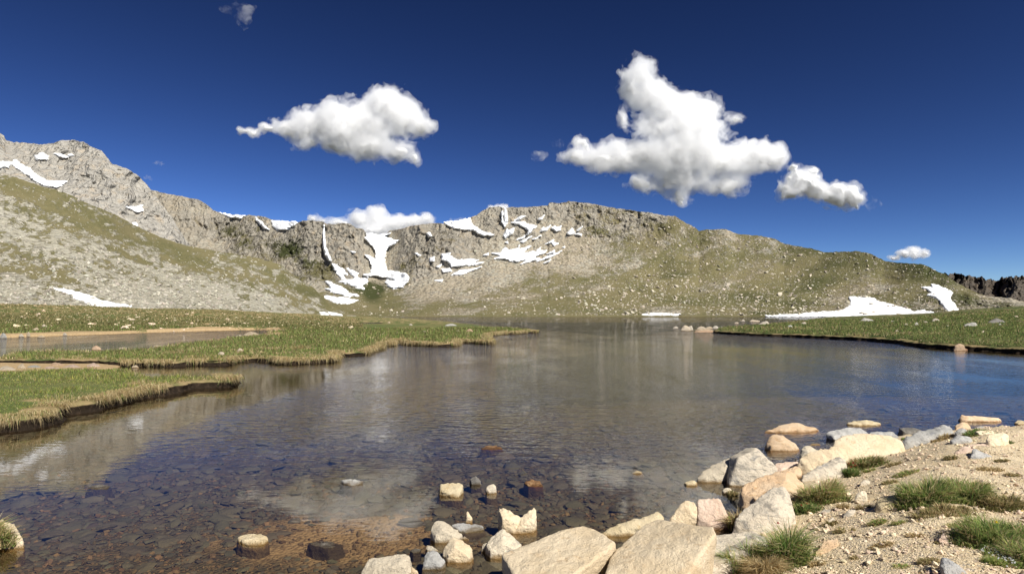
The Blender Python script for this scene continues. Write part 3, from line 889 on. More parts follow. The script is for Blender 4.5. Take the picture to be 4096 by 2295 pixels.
# cut peat edges of the meadows
def bank_strip(front, sd, far=1.0, mat=None, step_px=5.0, hb=BANK_H):
    W = np.array(lv(front))
    pts = []
    for a_, b_, fa, fb in zip(W[:-1], W[1:], front[:-1], front[1:]):
        m = max(2, int(np.hypot(*(b_ - a_)) / (step_px * 0.5 * (a_[1] + b_[1]) / F)))
        pts += [a_ + (b_ - a_) * k_ / m for k_ in range(m)]
    pts = np.array(pts)
    for _ in range(6):
        pts[1:-1] = 0.25 * pts[:-2] + 0.5 * pts[1:-1] + 0.25 * pts[2:]
    tg_ = np.gradient(pts, axis=0)
    for _ in range(12):
        tg_[1:-1] = 0.25 * tg_[:-2] + 0.5 * tg_[1:-1] + 0.25 * tg_[2:]
    tg_ /= np.linalg.norm(tg_, axis=1)[:, None] + 1e-9
    nn = np.stack([-tg_[:, 1], tg_[:, 0]], 1)
    mid = len(pts) // 2
    if sd(pts[mid:mid + 1] + nn[mid:mid + 1] * 0.4)[0] < sd(pts[mid:mid + 1] - nn[mid:mid + 1] * 0.4)[0]:
        nn = -nn
    sc_ = np.clip(pts[:, 1] / 14, 0.8, 6) ** 0.35 * far
    prof = [(-0.34, -0.42), (-0.2, -0.10), (-0.13, -0.01), (-0.08, 0.05), (-0.06, 0.13), (-0.07, 0.2), (-0.02, 0.26), (0.1, 0.29), (0.3, 0.30), (0.55, 0.27)]
    rows, cvs = [], []
    for k_, (dd_, zz_) in enumerate(prof):
        jit = 0.10 * fbm(pts[:, 0] / 0.7, pts[:, 1] / 0.7, 3.0 + 0.12 * k_, 3) + 0.03 * fbm(pts[:, 0] / 0.15, pts[:, 1] / 0.15, 0.6 * k_, 2)
        q = pts + nn * ((dd_ + jit) * sc_)[:, None]
        z_ = zz_ * np.where(zz_ > 0, hb(pts[:, 1]) / 0.27, 1.0) + (0.03 * fbm(pts[:, 0] / 0.5, pts[:, 1] / 0.5, 5.0, 3) * (zz_ > 0))
        rows.append(np.concatenate([q, z_[:, None]], 1))
        c_ = np.zeros((len(pts), 3))
        c_[:, 1] = 1.0 if zz_ < 0.19 else (0.55 if zz_ < 0.24 else 0.0)
        c_[:, 2] = 0.55
        cvs.append(c_)
    V = np.stack(rows)
    return link('peat_bank', mesh_np('peat_bank', V.reshape(-1, 3), grid_faces(V.shape[0], V.shape[1]), mat, True, {'cover': np.stack(cvs).reshape(-1, 3)}), kind='structure')


bank_strip(FRONT_A + [(936, 1524), (930, 1515)], sd_west, mat=M_MEADOW)
bank_strip(FRONT_B + [(2152, 1327), (2120, 1322)], sd_west, mat=M_MEADOW)
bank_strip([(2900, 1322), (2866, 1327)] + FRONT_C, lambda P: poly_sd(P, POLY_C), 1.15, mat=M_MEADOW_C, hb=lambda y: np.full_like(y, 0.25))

# near gravel bank
tb = NT('bank_gravel')
p = tb.pos()
n1, n2, n3 = tb.noise(p, 1.3, 5, 0.6), tb.noise(p, 22, 5, 0.75), tb.noise(p, 60, 3, 0.6)
vc = tb.n('SeparateColor')
tb.put(vc.inputs[0], tb.voro(p, 70, 'F1', 1))
cg = tb.mix(tb.ss(n1, 0.35, 0.65), (0.63, 0.51, 0.325), (0.55, 0.435, 0.265))
cg = tb.mix(tb.ss(vc.outputs[0], 0.2, 0.9, 0, 0.55), cg, (0.74, 0.61, 0.44))
cg = tb.mix(tb.ss(n2, 0.53, 0.68, 0, 0.75), cg, (0.30, 0.215, 0.13))
cg = tb.mix(tb.ss(vc.outputs[1], 0.86, 0.95, 0, 0.8), cg, (0.2, 0.19, 0.18))
zb_ = tb.sep(p)[2]
cg = tb.mix(tb.ss(zb_, 0.0, 0.07, 1, 0), cg, (0.1, 0.07, 0.042))
tb.bsdf(cg, 0.95, tb.bump(tb.math('ADD', n2, tb.math('MULTIPLY', tb.voro(p, 70), -0.5)), 0.02, 0.9), 0.1)
xs, ys = np.arange(-8, 26.01, 0.085), np.arange(-13, 14.01, 0.085)
X, Yg = np.meshgrid(xs, ys)
P = np.stack([X, Yg], -1).reshape(-1, 2)
d = poly_sd(P, POLY_D)
h = H_d(P, d) + 0.012 * fbm(P[:, 0] / 0.12, P[:, 1] / 0.12, 3.0, 3)
fc = grid_faces(len(ys), len(xs), d > -1.0)
V2, F2 = compact(np.concatenate([P, h[:, None]], 1), fc)
link('gravel_bank', mesh_np('gravel_bank', V2, F2, tb.m), kind='structure')

# lake bed
tl = NT('lake_bed_silt')
p = tl.pos()
n1, n2, n3 = tl.noise(p, 0.35, 4, 0.6), tl.noise(p, 9, 5, 0.7), tl.noise(p, 2.2, 4, 0.6)
vv = tl.n('SeparateColor')
tl.put(vv.inputs[0], tl.voro(p, 26, 'F1', 1))
cb_ = tl.mix(tl.ss(n3, 0.4, 0.62), (0.125, 0.108, 0.074), (0.088, 0.08, 0.06))
cb_ = tl.mix(tl.ss(vv.outputs[0], 0.3, 1.0, 0, 0.6), cb_, (0.19, 0.14, 0.086))
cb_ = tl.mix(tl.ss(n2, 0.52, 0.68, 0, 0.8), cb_, (0.045, 0.036, 0.026))
cb_ = tl.mix(tl.ss(tl.sep(p)[2], -0.5, -0.2, 1, 0), cb_, (0.035, 0.036, 0.028))  # darker with depth: light lost in deep water put into the bed colour
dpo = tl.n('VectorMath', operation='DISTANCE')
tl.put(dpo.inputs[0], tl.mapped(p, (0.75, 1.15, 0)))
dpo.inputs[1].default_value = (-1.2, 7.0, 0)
silt_reflection_m = tl.ss(tl.math('ADD', dpo.outputs['Value'], tl.mr(n3, 0.3, 0.7, -0.35, 0.35)), 0.45, 1.15, 1, 0)
cb_ = tl.mix(tl.math('MULTIPLY', silt_reflection_m, 0.85), cb_, tl.mix(tl.ss(n2, 0.5, 0.7), (0.42, 0.30, 0.18), (0.27, 0.19, 0.115)))  # pale silt pool; a cloud reflection's paleness is put into the bed colour
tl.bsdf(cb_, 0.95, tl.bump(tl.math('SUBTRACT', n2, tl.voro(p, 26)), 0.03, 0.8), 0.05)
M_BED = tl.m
xs, ys = np.arange(-16, 22.01, 0.11), np.arange(-8, 16.01, 0.11)
X, Yg = np.meshgrid(xs, ys)
P = np.stack([X, Yg], -1).reshape(-1, 2)
nearV = np.concatenate([P, H_bed(P)[:, None]], 1)
nearF = grid_faces(len(ys), len(xs))
us = np.arange(-1100, 5300, 28.0)
yy = np.exp(np.arange(math.log(15.9), math.log(348), 0.022))
U, Yg = np.meshgrid(us, yy)
P = np.stack([(U - CX) / F * Yg, Yg], -1).reshape(-1, 2)
farV = np.concatenate([P, H_bed(P)[:, None] - 0.01], 1)
farF = grid_faces(len(yy), len(us)) + len(nearV)
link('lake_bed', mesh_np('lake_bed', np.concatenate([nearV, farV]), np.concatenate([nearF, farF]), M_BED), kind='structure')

# water
tw = NT('lake_water')
p = tw.pos()
sx = tw.sep(p)
yv = sx[1]
uv_ = tw.math('DIVIDE', sx[0], tw.math('MAXIMUM', yv, 1.0))          # bearing from the shore stones: where the breeze ruffles the lake
zone = tw.noise(p, 0.09, 3, 0.5)
patch = tw.noise(tw.mapped(p, (0.5, 0.16, 1)), 1.0, 3, 0.55)
ruff = tw.math('MULTIPLY', tw.ss(yv, 7.5, 12.5), tw.ss(patch, 0.3, 0.62, 0.35, 1.0))
lee = tw.ss(sx[0], -6.5, -3.0)                                         # lee of the grassy spit
lee2 = tw.math('MAXIMUM', tw.ss(tw.math('SUBTRACT', sx[0], tw.math('MULTIPLY', yv, 0.16)), 0.5, 6.5, 1.0, 0.25), tw.ss(yv, 28, 50))
near = tw.ss(yv, 20, 30)
ruff = tw.math('MULTIPLY', ruff, tw.math('MAXIMUM', lee, near))
ruff = tw.math('MULTIPLY', ruff, lee2)
ruff = tw.math('MULTIPLY', ruff, tw.ss(yv, 30, 90, 1.0, 4.0))
ruff = tw.math('ADD', ruff, 0.025)
r1 = tw.noise(tw.mapped(p, (1.0, 2.1, 1), (0, 0, 0.25)), 2.6, 2, 0.45, 0.3)
r2 = tw.noise(tw.mapped(p, (1.0, 2.4, 1), (0, 0, -0.3)), 6.5, 2, 0.5, 0.2)
hh = tw.math('ADD', tw.math('MULTIPLY', r1, 0.030), tw.math('MULTIPLY', r2, 0.017))
hh = tw.math('MULTIPLY', hh, ruff)
nrm = tw.bump(hh, 1.0, 1.0)
fr = tw.n('Fresnel')
fr.inputs[0].default_value = 1.33
tw.put(fr.inputs['Normal'], nrm)
gl = tw.n('BsdfGlossy')
gl.inputs['Roughness'].default_value = 0.025
gl.inputs['Color'].default_value = (0.95, 0.95, 0.95, 1)
tw.put(gl.inputs['Normal'], nrm)
tr = tw.n('BsdfTransparent')
tr.inputs[0].default_value = (0.83, 0.77, 0.635, 1)
mx = tw.n('MixShader')
tw.put(mx.inputs[0], fr.outputs[0])
tw.t.links.new(tr.outputs[0], mx.inputs[1])
tw.t.links.new(gl.outputs[0], mx.inputs[2])
tw.put(tw.out.inputs[0], mx.outputs[0])
ww = [(-420, -14, 0), (420, -14, 0), (420, 350, 0), (-420, 350, 0)]
link('lake_water', mesh_np('lake_water', np.array(ww, float), np.array([[0, 1, 2, 3]]), tw.m), kind='structure')

# ================================================================== LOOSE ROCK
def hull(pts):
    bm = bmesh.new()
    for q in pts:
        bm.verts.new(q)
    r = bmesh.ops.convex_hull(bm, input=bm.verts[:])
    dead = list({g for g in list(r['geom_interior']) + list(r['geom_unused']) if isinstance(g, bmesh.types.BMVert)})
    bmesh.ops.delete(bm, geom=dead, context='VERTS')
    bmesh.ops.recalc_face_normals(bm, faces=bm.faces[:])
    return bm


def proto(seed, flat, n=11, ex=0.75):
    r = np.random.default_rng(seed)
    q = r.normal(size=(n, 3))
    q /= np.linalg.norm(q, axis=1)[:, None]
    q = np.sign(q) * np.abs(q) ** ex * r.uniform(0.8, 1.1, (n, 1))
    q[:, 0] *= 1.0
    q[:, 1] *= r.uniform(0.6, 0.9)
    q[:, 2] *= flat
    bm = hull(q)
    bmesh.ops.triangulate(bm, faces=bm.faces[:])
    bm.verts.ensure_lookup_table()
    V = np.array([v.co[:] for v in bm.verts])
    Fc = np.array([[v.index for v in f.verts] for f in bm.faces])
    bm.free()
    return V, Fc


PROTO = [proto(40 + k, (0.6, 0.45, 0.75, 0.35)[k % 4]) for k in range(10)]


def rot_mats(n, rng, tilt=0.5):
    a, b_, c_ = rng.uniform(0, 2 * np.pi, n), rng.normal(0, tilt, n), rng.normal(0, tilt, n)
    ca, sa, cb, sb, cc, sc = np.cos(a), np.sin(a), np.cos(b_), np.sin(b_), np.cos(c_), np.sin(c_)
    z, o = np.zeros(n), np.ones(n)
    Rz = np.stack([np.stack([ca, -sa, z], -1), np.stack([sa, ca, z], -1), np.stack([z, z, o], -1)], 1)
    Rx = np.stack([np.stack([o, z, z], -1), np.stack([z, cb, -sb], -1), np.stack([z, sb, cb], -1)], 1)
    Ry = np.stack([np.stack([cc, z, sc], -1), np.stack([z, o, z], -1), np.stack([-sc, z, cc], -1)], 1)
    return Rz @ Rx @ Ry, (a, b_, c_)


def merge_rocks(P, S, rng, tilt=0.5, tint=0.22, zs=1.0):
    """many small stones as one mesh"""
    R, _ = rot_mats(len(P), rng, tilt)
    which = rng.integers(0, len(PROTO), len(P))
    Vs, Fs, Ts, off = [], [], [], 0
    for k, (pv, pf) in enumerate(PROTO):
        m = np.where(which == k)[0]
        if not len(m):
            continue
        q = np.einsum('nij,vj->nvi', R[m], pv * np.array([1, 1, zs])) * S[m, None, None] + P[m, None]
        Vs.append(q.reshape(-1, 3))
        Fs.append((pf[None] + (np.arange(len(m)) * len(pv))[:, None, None]).reshape(-1, 3) + off)
        off += len(m) * len(pv)
        t_ = 1 + rng.uniform(-tint, tint, (len(m), 1)) + rng.uniform(-0.05, 0.05, (len(m), 3))
        Ts.append(np.repeat(t_, len(pv), 0))
    return np.concatenate(Vs), np.concatenate(Fs), np.concatenate(Ts)


def proto_mesh(name, mat, k, rng):
    pv, pf = PROTO[k]
    t_ = np.tile(1 + rng.uniform(-0.15, 0.15) + rng.uniform(-0.04, 0.04, 3), (len(pv), 1))
    bm = hull(pv)
    bmesh.ops.bevel(bm, geom=bm.edges[:], offset=0.10, segments=1, affect='EDGES')
    bmesh.ops.triangulate(bm, faces=bm.faces[:])
    bm.verts.ensure_lookup_table()
    V = np.array([v.co[:] for v in bm.verts])
    Fc = np.array([[v.index for v in f.verts] for f in bm.faces])
    bm.free()
    return mesh_np(name, V, Fc, mat, False, {'tint': np.tile(t_[:1], (len(V), 1))})


def boulders(name, P, S, mat, n_single, label, group, cat, stuff_label, rng, tilt=0.5, stuff_name='rubble', zs=1.0):
    order = np.argsort(-S)
    P, S = P[order], S[order]
    meshes = [proto_mesh(name, mat, k % len(PROTO), rng) for k in range(12)]
    _, (ra, rb, rc) = rot_mats(n_single, rng, tilt)
    for i in range(n_single):
        o = link(name, meshes[i % 12], label=label, cat=cat, group=group, loc=P[i])
        o.rotation_euler = (rb[i], rc[i], ra[i])
        o.scale = (S[i], S[i], S[i] * zs)
    if len(P) > n_single:
        V, Fc, T = merge_rocks(P[n_single:], S[n_single:], rng, tilt, 0.22, zs)
        o = link(stuff_name, mesh_np(stuff_name, V, Fc, mat, False, {'tint': T}), kind='stuff')
        o['label'] = stuff_label
        o['category'] = 'rubble'


M_TROCK = simple_rock_mat('talus_boulder_rock', (0.47, 0.43, 0.345), (0.39, 0.36, 0.295), (0.27, 0.26, 0.22), 1.0)
M_RROCK = simple_rock_mat('hillside_boulder_rock', (0.50, 0.45, 0.35), (0.42, 0.37, 0.29), (0.28, 0.26, 0.21), 1.0)
M_BROCK = simple_rock_mat('submerged_stone', (0.14, 0.128, 0.1), (0.108, 0.102, 0.085), (0.185, 0.15, 0.108), 6.0)
M_GRAV = simple_rock_mat('gravel_stone', (0.72, 0.59, 0.42), (0.60, 0.47, 0.32), (0.40, 0.33, 0.27), 20.0)

rng = np.random.default_rng(5)
# boulder slope
n = 26000
U, Vp = rng.uniform(-350, 1420, n), rng.uniform(600, 1262, n)
ok = (Vp > TALUS_TOP(U) + 2) & (Vp < TALUS_BASE(U) + 2)
U, Vp = U[ok], Vp[ok]
Y, s = talus_Y(U, Vp)
P0 = px(U, Vp, Y)
cv = talus_cover(U, Vp, s, P0)
keep = rng.uniform(0, 1, len(U)) < np.clip(1.12 - 1.25 * cv[:, 0], 0.04, 1)
U, Vp, Y, s, P0, cv = U[keep], Vp[keep], Y[keep], s[keep], P0[keep], cv[keep]
Y = Y + talus_disp(U, Vp, s, P0, cv)
low = sstep(950, 1200, Vp)
spx = np.minimum(2.2 * (1 - rng.uniform(0, 1, len(U))) ** -0.42, 9.5) * (0.7 + 0.75 * low) * sstep(1500, 700, U) ** 0.5
spx = np.maximum(spx, 1.6)
boulders('boulder', px(U, Vp, Y), spx * Y / F, M_TROCK, 150, 'pale grey angular boulder on the steep boulder slope above the meadow', 'boulders on the boulder slope', 'boulder', 'grey rubble covering the boulder slope', rng, 0.5, 'talus_rubble')
# ridge
n = 30000
U, Vp = rng.uniform(1150, 4300, n), rng.uniform(830, 1262, n)
ok = (Vp > RIDGE_TOP(U) + 3) & (Vp < ridge_base(U) + 1) & ((U > 1440) | (Vp > TALUS_TOP(np.minimum(U, 1430)) - 400))
U, Vp = U[ok], Vp[ok]
Y, s = ridge_Y(U, Vp)
P0 = px(U, Vp, Y)
cv = ridge_cover(U, Vp, s, P0)
clump = fbm(U / 60, Vp / 40, 3.0, 3)
dens = (0.2 + 0.45 * sstep(2100, 2500, U) + 0.5 * sstep(0.0, 0.6, clump)) * (1 - 0.8 * sstep(0.5, 0.9, cv[:, 1])) + 0.7 * sstep(0.09, 0.0, s)
dens *= sstep(4300, 3700, U) * 0.6 + 0.4
keep = rng.uniform(0, 1, len(U)) < dens
U, Vp, Y, s, P0, cv = U[keep], Vp[keep], Y[keep], s[keep], P0[keep], cv[keep]
Y = Y + ridge_disp(U, Vp, s, P0, cv)
spx = np.minimum(1.9 * (1 - rng.uniform(0, 1, len(U))) ** -0.40, 11) * (0.72 + 0.5 * sstep(0.7, 0.1, s)) * (0.75 + 0.35 * sstep(1800, 2600, U))
boulders('boulder', px(U, Vp, Y), np.maximum(spx, 1.4) * Y / F, M_RROCK, 150, 'pale boulder lying on the grassy ridge slope beyond the lake', 'boulders on the grassy ridge slope', 'boulder', 'pale scattered stones on the ridge slope', rng, 0.45, 'scree_stones')
# stones on the meadows
n = 700
U, Vp = rng.uniform(-300, 1400, n), 0
Yr = 66 + rng.uniform(0, 1, n) ** 1.3 * 90
P = np.stack([(U - CX) / F * Yr, Yr], 1)
d = sd_west(P)
k = (d > 0.3) & (Yr < TALUS_YB(U))
P = P[k]
S = 0.10 * (1 - rng.uniform(0, 1, len(P))) ** -0.45
z = H_west(P)
V, Fc, T = merge_rocks(np.concatenate([P, z[:, None]], 1), np.minimum(S, 0.5), rng, 0.3)
o = link('stone_litter', mesh_np('stone_litter', V, Fc, M_GRAV, False, {'tint': T}), kind='stuff')
# lake bed stones: worn round
PROTO = [proto(70 + k, (0.55, 0.45, 0.65, 0.5)[k % 4], 20, 1.0) for k in range(10)]
n = 26000
Yr = 4.0 * np.exp(rng.uniform(0, 1, n) * 1.5)
U = rng.uniform(-250, 4350, n)
P = np.stack([(U - CX) / F * Yr, Yr], 1)
dl = np.maximum(np.maximum(sd_west(P), poly_sd(P, POLY_C)), poly_sd(P, POLY_D))
silt = 1.1 * np.exp(-(((P[:, 0] + 1.6) / 1.1) ** 2 + ((P[:, 1] - 6.05) / 0.8) ** 2)) + 0.9 * np.exp(-(((P[:, 0] + 3.6) / 1.6) ** 2 + ((P[:, 1] - 5.0) / 0.9) ** 2))
k = (dl < -0.15) & (rng.uniform(0, 1, n) > silt * 1.1) & (rng.uniform(0, 1, n) < (0.45 + 0.55 * sstep(-0.35, 0.3, fbm(P[:, 0] / 2.5, P[:, 1] / 2.5, 1.0, 3))) * sstep(17.5, 9.5, P[:, 1] + 1.5 * fbm(P[:, 0] / 3, P[:, 1] / 3, 6.0, 2)))
P = P[k]
S = np.minimum(0.033 * (1 - rng.uniform(0, 1, len(P))) ** -0.36, 0.17) * (0.75 + 0.055 * P[:, 1])
z = H_bed(P)
z = np.minimum(z + S * 0.08, -0.3 * S - 0.02)
boulders('submerged_stone', np.concatenate([P, z[:, None]], 1), S, M_BROCK, 300, 'dark brown flat stone lying under the shallow lake water', 'stones on the lake bed', 'stone', 'small dark stones on the lake bed', rng, 0.12, 'bed_stones', 0.5)
# gravel on the near bank
n = 26000
Yr = 3.3 * np.exp(rng.uniform(0, 1, n) * 1.35)
U = rng.uniform(2500, 4500, n)
P = np.stack([(U - CX) / F * Yr, Yr], 1)
k = poly_sd(P, POLY_D) > 0.25
P = P[k]
S = np.minimum(0.0058 * (1 - rng.uniform(0, 1, len(P))) ** -0.42, 0.032)
z = H_d(P)
V, Fc, T = merge_rocks(np.concatenate([P, z[:, None] + S[:, None] * 0.2], 1), S, rng, 0.5, 0.3)
link('gravel', mesh_np('gravel', V, Fc, M_GRAV, False, {'tint': T}), kind='stuff')
# fine gravel under the shallow water
n = 9000
Yr = 3.9 * np.exp(rng.uniform(0, 1, n) * 0.75)
U = rng.uniform(-300, 2800, n)
P = np.stack([(U - CX) / F * Yr, Yr], 1)
k = poly_sd(P, POLY_D) < -0.05
P = P[k]
S = np.minimum(0.009 * (1 - rng.uniform(0, 1, len(P))) ** -0.45, 0.04)
M_BGRAV = simple_rock_mat('bed_gravel_stone', (0.22, 0.155, 0.092), (0.14, 0.105, 0.07), (0.27, 0.18, 0.105), 14.0)
V, Fc, T = merge_rocks(np.concatenate([P, H_bed(P)[:, None] + S[:, None] * 0.2], 1), S, rng, 0.4, 0.35)
link('bed_gravel', mesh_np('bed_gravel', V, Fc, M_BGRAV, False, {'tint': T}), kind='stuff')

# ================================================================== SHORE ROCKS
RM = {
    'cream': rock_mat('cream_granite', (0.76, 0.605, 0.395), (0.82, 0.68, 0.475), (0.69, 0.525, 0.33), 0.35),
    'pink': rock_mat('pink_granite', (0.70, 0.52, 0.39), (0.76, 0.60, 0.47), (0.64, 0.45, 0.32), 0.3),
    'orange': rock_mat('rusty_granite', (0.66, 0.46, 0.28), (0.72, 0.55, 0.37), (0.57, 0.36, 0.19), 0.35),
    'speckled': rock_mat('speckled_granite', (0.63, 0.54, 0.40), (0.70, 0.61, 0.46), (0.42, 0.38, 0.31), 0.7),
    'white': rock_mat('white_grey_gneiss', (0.66, 0.57, 0.44), (0.72, 0.63, 0.49), (0.45, 0.42, 0.37), 0.45, 0.5),
    'grey': rock_mat('blue_grey_gneiss', (0.42, 0.41, 0.38), (0.52, 0.50, 0.46), (0.33, 0.33, 0.33), 0.5, 0.3),
    'yellow': rock_mat('yellow_granite', (0.62, 0.50, 0.30), (0.66, 0.55, 0.36), (0.50, 0.36, 0.18), 0.35),
    'dark': rock_mat('dark_slate_stone', (0.15, 0.14, 0.125), (0.2, 0.185, 0.16), (0.28, 0.26, 0.22), 0.4),
    'rust': rock_mat('rust_brown_stone', (0.36, 0.2, 0.09), (0.28, 0.17, 0.09), (0.42, 0.27, 0.14), 0.4),
}


def ground_z(x, y):
    P = np.array([[x, y]])
    z = max(float(H_d(P)[0]) if poly_sd(P, POLY_D)[0] > -1 else -9, 0.0)
    dw = sd_west(P)
    if dw[0] > -0.3:
        z = max(z, float(H_west(P, dw)[0]))
    dc_ = poly_sd(P, POLY_C)
    if dc_[0] > -0.3:
        z = max(z, float(H_c(P, dc_)[0]))
    return z


def hit(u, v):
    z = 0.0
    if v <= HZ + 4:
        v = HZ + 4
    for _ in range(25):
        Y = (EYE - z) * F / (v - HZ)
        z = 0.6 * z + 0.4 * ground_z((u - CX) / F * Y, Y)
    return (EYE - z) * F / (v - HZ), z


ROCK_N = [0]


def rock_mesh(name, parts, mat, size, res=44, rough=1.0, cuts=6):
    """union of convex blocks -> weathered surface"""
    ROCK_N[0] += 1
    planes, allp = [], np.concatenate([np.array(q) for q in parts])
    for q in parts:
        bm = hull(q)
        planes.append((np.array([f.normal[:] for f in bm.faces]), np.array([f.normal.dot(f.verts[0].co) for f in bm.faces])))
        bm.free()
    rr = np.random.default_rng(ROCK_N[0])
    for i_, q in enumerate(parts):
        q = np.array(q)
        cq = q.mean(0)
        dirs = rr.normal(size=(cuts, 3))
        dirs[:, 2] = np.abs(dirs[:, 2]) * 0.9
        dirs /= np.linalg.norm(dirs, axis=1)[:, None]
        sup = (q @ dirs.T).max(0)
        cd = dirs @ cq
        planes[i_] = (np.concatenate([planes[i_][0], dirs]), np.concatenate([planes[i_][1], cd + (sup - cd) * rr.uniform(0.90, 0.985, cuts)]))
    lo, hi = allp.min(0) - 0.08 * size, allp.max(0) + 0.08 * size
    hstep = (hi - lo).max() / res
    ax = [np.arange(lo[i], hi[i] + hstep, hstep) for i in range(3)]
    G = np.stack(np.meshgrid(*ax, indexing='ij'), -1)
    k = 240.0 / size
    f = None
    for nrm_, d_ in planes:
        dist = np.einsum('ijkc,nc->ijkn', G, nrm_) - d_
        m = dist.max(-1)
        g = m + np.log(np.exp(np.clip(k * (dist - m[..., None]), -40, 0)).sum(-1)) / k - 0.008 * size
        f = g if f is None else np.minimum(f, g)
    o = ROCK_N[0] * 5.13
    q = G / size
    f = f + rough * size * (0.014 * fbm(q[..., 0] * 2.6 + o, q[..., 1] * 2.6, q[..., 2] * 2.6, 2) + 0.015 * ridged(q[..., 0] * 5 + o, q[..., 1] * 5, q[..., 2] * 8, 3) + 0.012 * fbm(q[..., 0] * 15 + o, q[..., 1] * 15, q[..., 2] * 15, 2))
    g = vdb.FloatGrid(3.0)
    g.copyFromArray(f.astype(np.float32))
    pts, quads = g.convertToQuads(isovalue=0.0)
    W = lo + np.asarray(pts, float) * hstep
    c0 = np.array([W[:, 0].mean(), W[:, 1].mean(), W[:, 2].min()])
    me = mesh_np(name, W - c0, np.asarray(quads), mat, True)
    bm = bmesh.new()
    bm.from_mesh(me)
    bmesh.ops.recalc_face_normals(bm, faces=bm.faces[:])
    bm.to_mesh(me)
    bm.free()
    return me, c0


def rock(sil, vb, mat, label, D=0.75, bulge=0.7, name='rock', extra=None, group=None, res=44, rough=1.0, sink=0.14, cat='rock', skirt=1.18, uc=None):
    """rock from its outline in the photo: foot row vb touches ground or water, depth D in widths"""
    sils = sil if isinstance(sil[0][0], (tuple, list)) else [sil]
    mm = np.array([q for s_ in sils for q in s_], float)
    cu, cv_ = mm[:, 0].mean(), mm[:, 1].max()
    sils = [[(cu + (q[0] - cu) * 1.05, cv_ + (q[1] - cv_) * 1.05) for q in s_] for s_ in sils]
    allp = np.array([q for s_ in sils for q in s_], float)
    uc = allp[:, 0].mean() if uc is None else uc
    Y0, z0 = hit(uc, vb)
    width = (allp[:, 0].max() - allp[:, 0].min()) / F * Y0
    hgt = (vb - allp[:, 1].min()) / F * Y0
    depth = D * max(width, 0.8 * hgt)
    vmin = allp[:, 1].min()
    parts = []
    for s_ in sils:
        s_ = np.array(s_, float)
        t_ = np.clip((vb - s_[:, 1]) / max(vb - vmin, 1), 0, 1)
        top = px(s_[:, 0], s_[:, 1], Y0 + t_ * depth)
        pts = [top]
        up = np.where(t_ > 0.35)[0]
        if len(up) > 3:
            uu_ = s_[up, 0]
            up = np.unique([up[uu_.argmin()], up[uu_.argmax()], up[s_[up, 1].argmin()]])
        if len(up) and bulge > 0:
            c_ = s_[:, 0].mean()
            pts.append(px(c_ + 0.66 * (s_[up, 0] - c_), s_[up, 1] + 0.42 * (vb - s_[up, 1]), Y0 + 0.58 * t_[up] * depth * (1 - bulge)))
        if extra is not None and s_ is not None:
            ex = np.array(extra, float)
            pts.append(px(ex[:, 0], ex[:, 1], Y0 + ex[:, 2] * depth))
        pts = np.concatenate(pts)
        drop = pts.copy()
        cc = drop[:, :2].mean(0)
        drop[:, :2] = cc + (drop[:, :2] - cc) * skirt
        zg = z0 - sink if z0 > 0.02 else min(float(H_bed(np.array([[(uc - CX) / F * Y0, Y0 + depth * 0.4]]))[0]) - 0.06, -0.12)
        drop[:, 2] = zg
        pts[:, 2] = np.maximum(pts[:, 2], zg + 0.01)
        parts.append(np.concatenate([pts, drop]))
    size = max(width, hgt, 0.05)
    me, c0 = rock_mesh(name, parts, RM[mat] if isinstance(mat, str) else mat, size, res, rough, 0 if rough < 0.8 else 6)
    return link(name, me, label=label, cat=cat, group=group, loc=c0)


R = rock


def slab(top, mat, label, inset, shift, res=70, rough=0.35):
    """flat-topped block: outline of its upper face with heights over the lake; sides drawn in below"""
    q = np.array([np.append(at_level(u, v, z), z) for u, v, z in top])
    low_ = q.copy()
    cc = q[:, :2].mean(0)
    low_[:, :2] = cc + (q[:, :2] - cc) * inset + np.array(shift)
    low_[:, 2] = -0.15
    mid_ = q.copy()
    mid_[:, :2] = cc + (q[:, :2] - cc) * 1.01
    mid_[:, 2] = q[:, 2] - 0.07
    me, c0 = rock_mesh('rock', [np.concatenate([q, mid_, low_])], RM[mat], float(np.ptp(q[:, 0])), res, rough, 0)
    return link('rock', me, label=label, cat='rock', loc=c0)


FARM = {k_: rock_mat('weathered_' + k_, c_[0], c_[1], c_[2], 0.5, 0, 0.5, 0.62) for k_, c_ in {'cream': ((0.66, 0.55, 0.4), (0.72, 0.6, 0.45), (0.5, 0.42, 0.3)), 'yellow': ((0.66, 0.53, 0.36), (0.7, 0.57, 0.4), (0.5, 0.38, 0.24)), 'grey': ((0.52, 0.5, 0.45), (0.6, 0.57, 0.5), (0.4, 0.39, 0.36)), 'speckled': ((0.6, 0.53, 0.42), (0.66, 0.58, 0.46), (0.42, 0.38, 0.32)), 'orange': ((0.66, 0.44, 0.28), (0.7, 0.5, 0.33), (0.52, 0.33, 0.2)), 'pink': ((0.68, 0.5, 0.38), (0.72, 0.55, 0.43), (0.56, 0.42, 0.32)), 'white': ((0.64, 0.58, 0.48), (0.7, 0.63, 0.52), (0.48, 0.44, 0.38)), 'dark': ((0.24, 0.22, 0.2), (0.3, 0.28, 0.25), (0.2, 0.19, 0.17)), 'rust': ((0.5, 0.3, 0.18), (0.55, 0.34, 0.22), (0.4, 0.24, 0.15))}.items()}
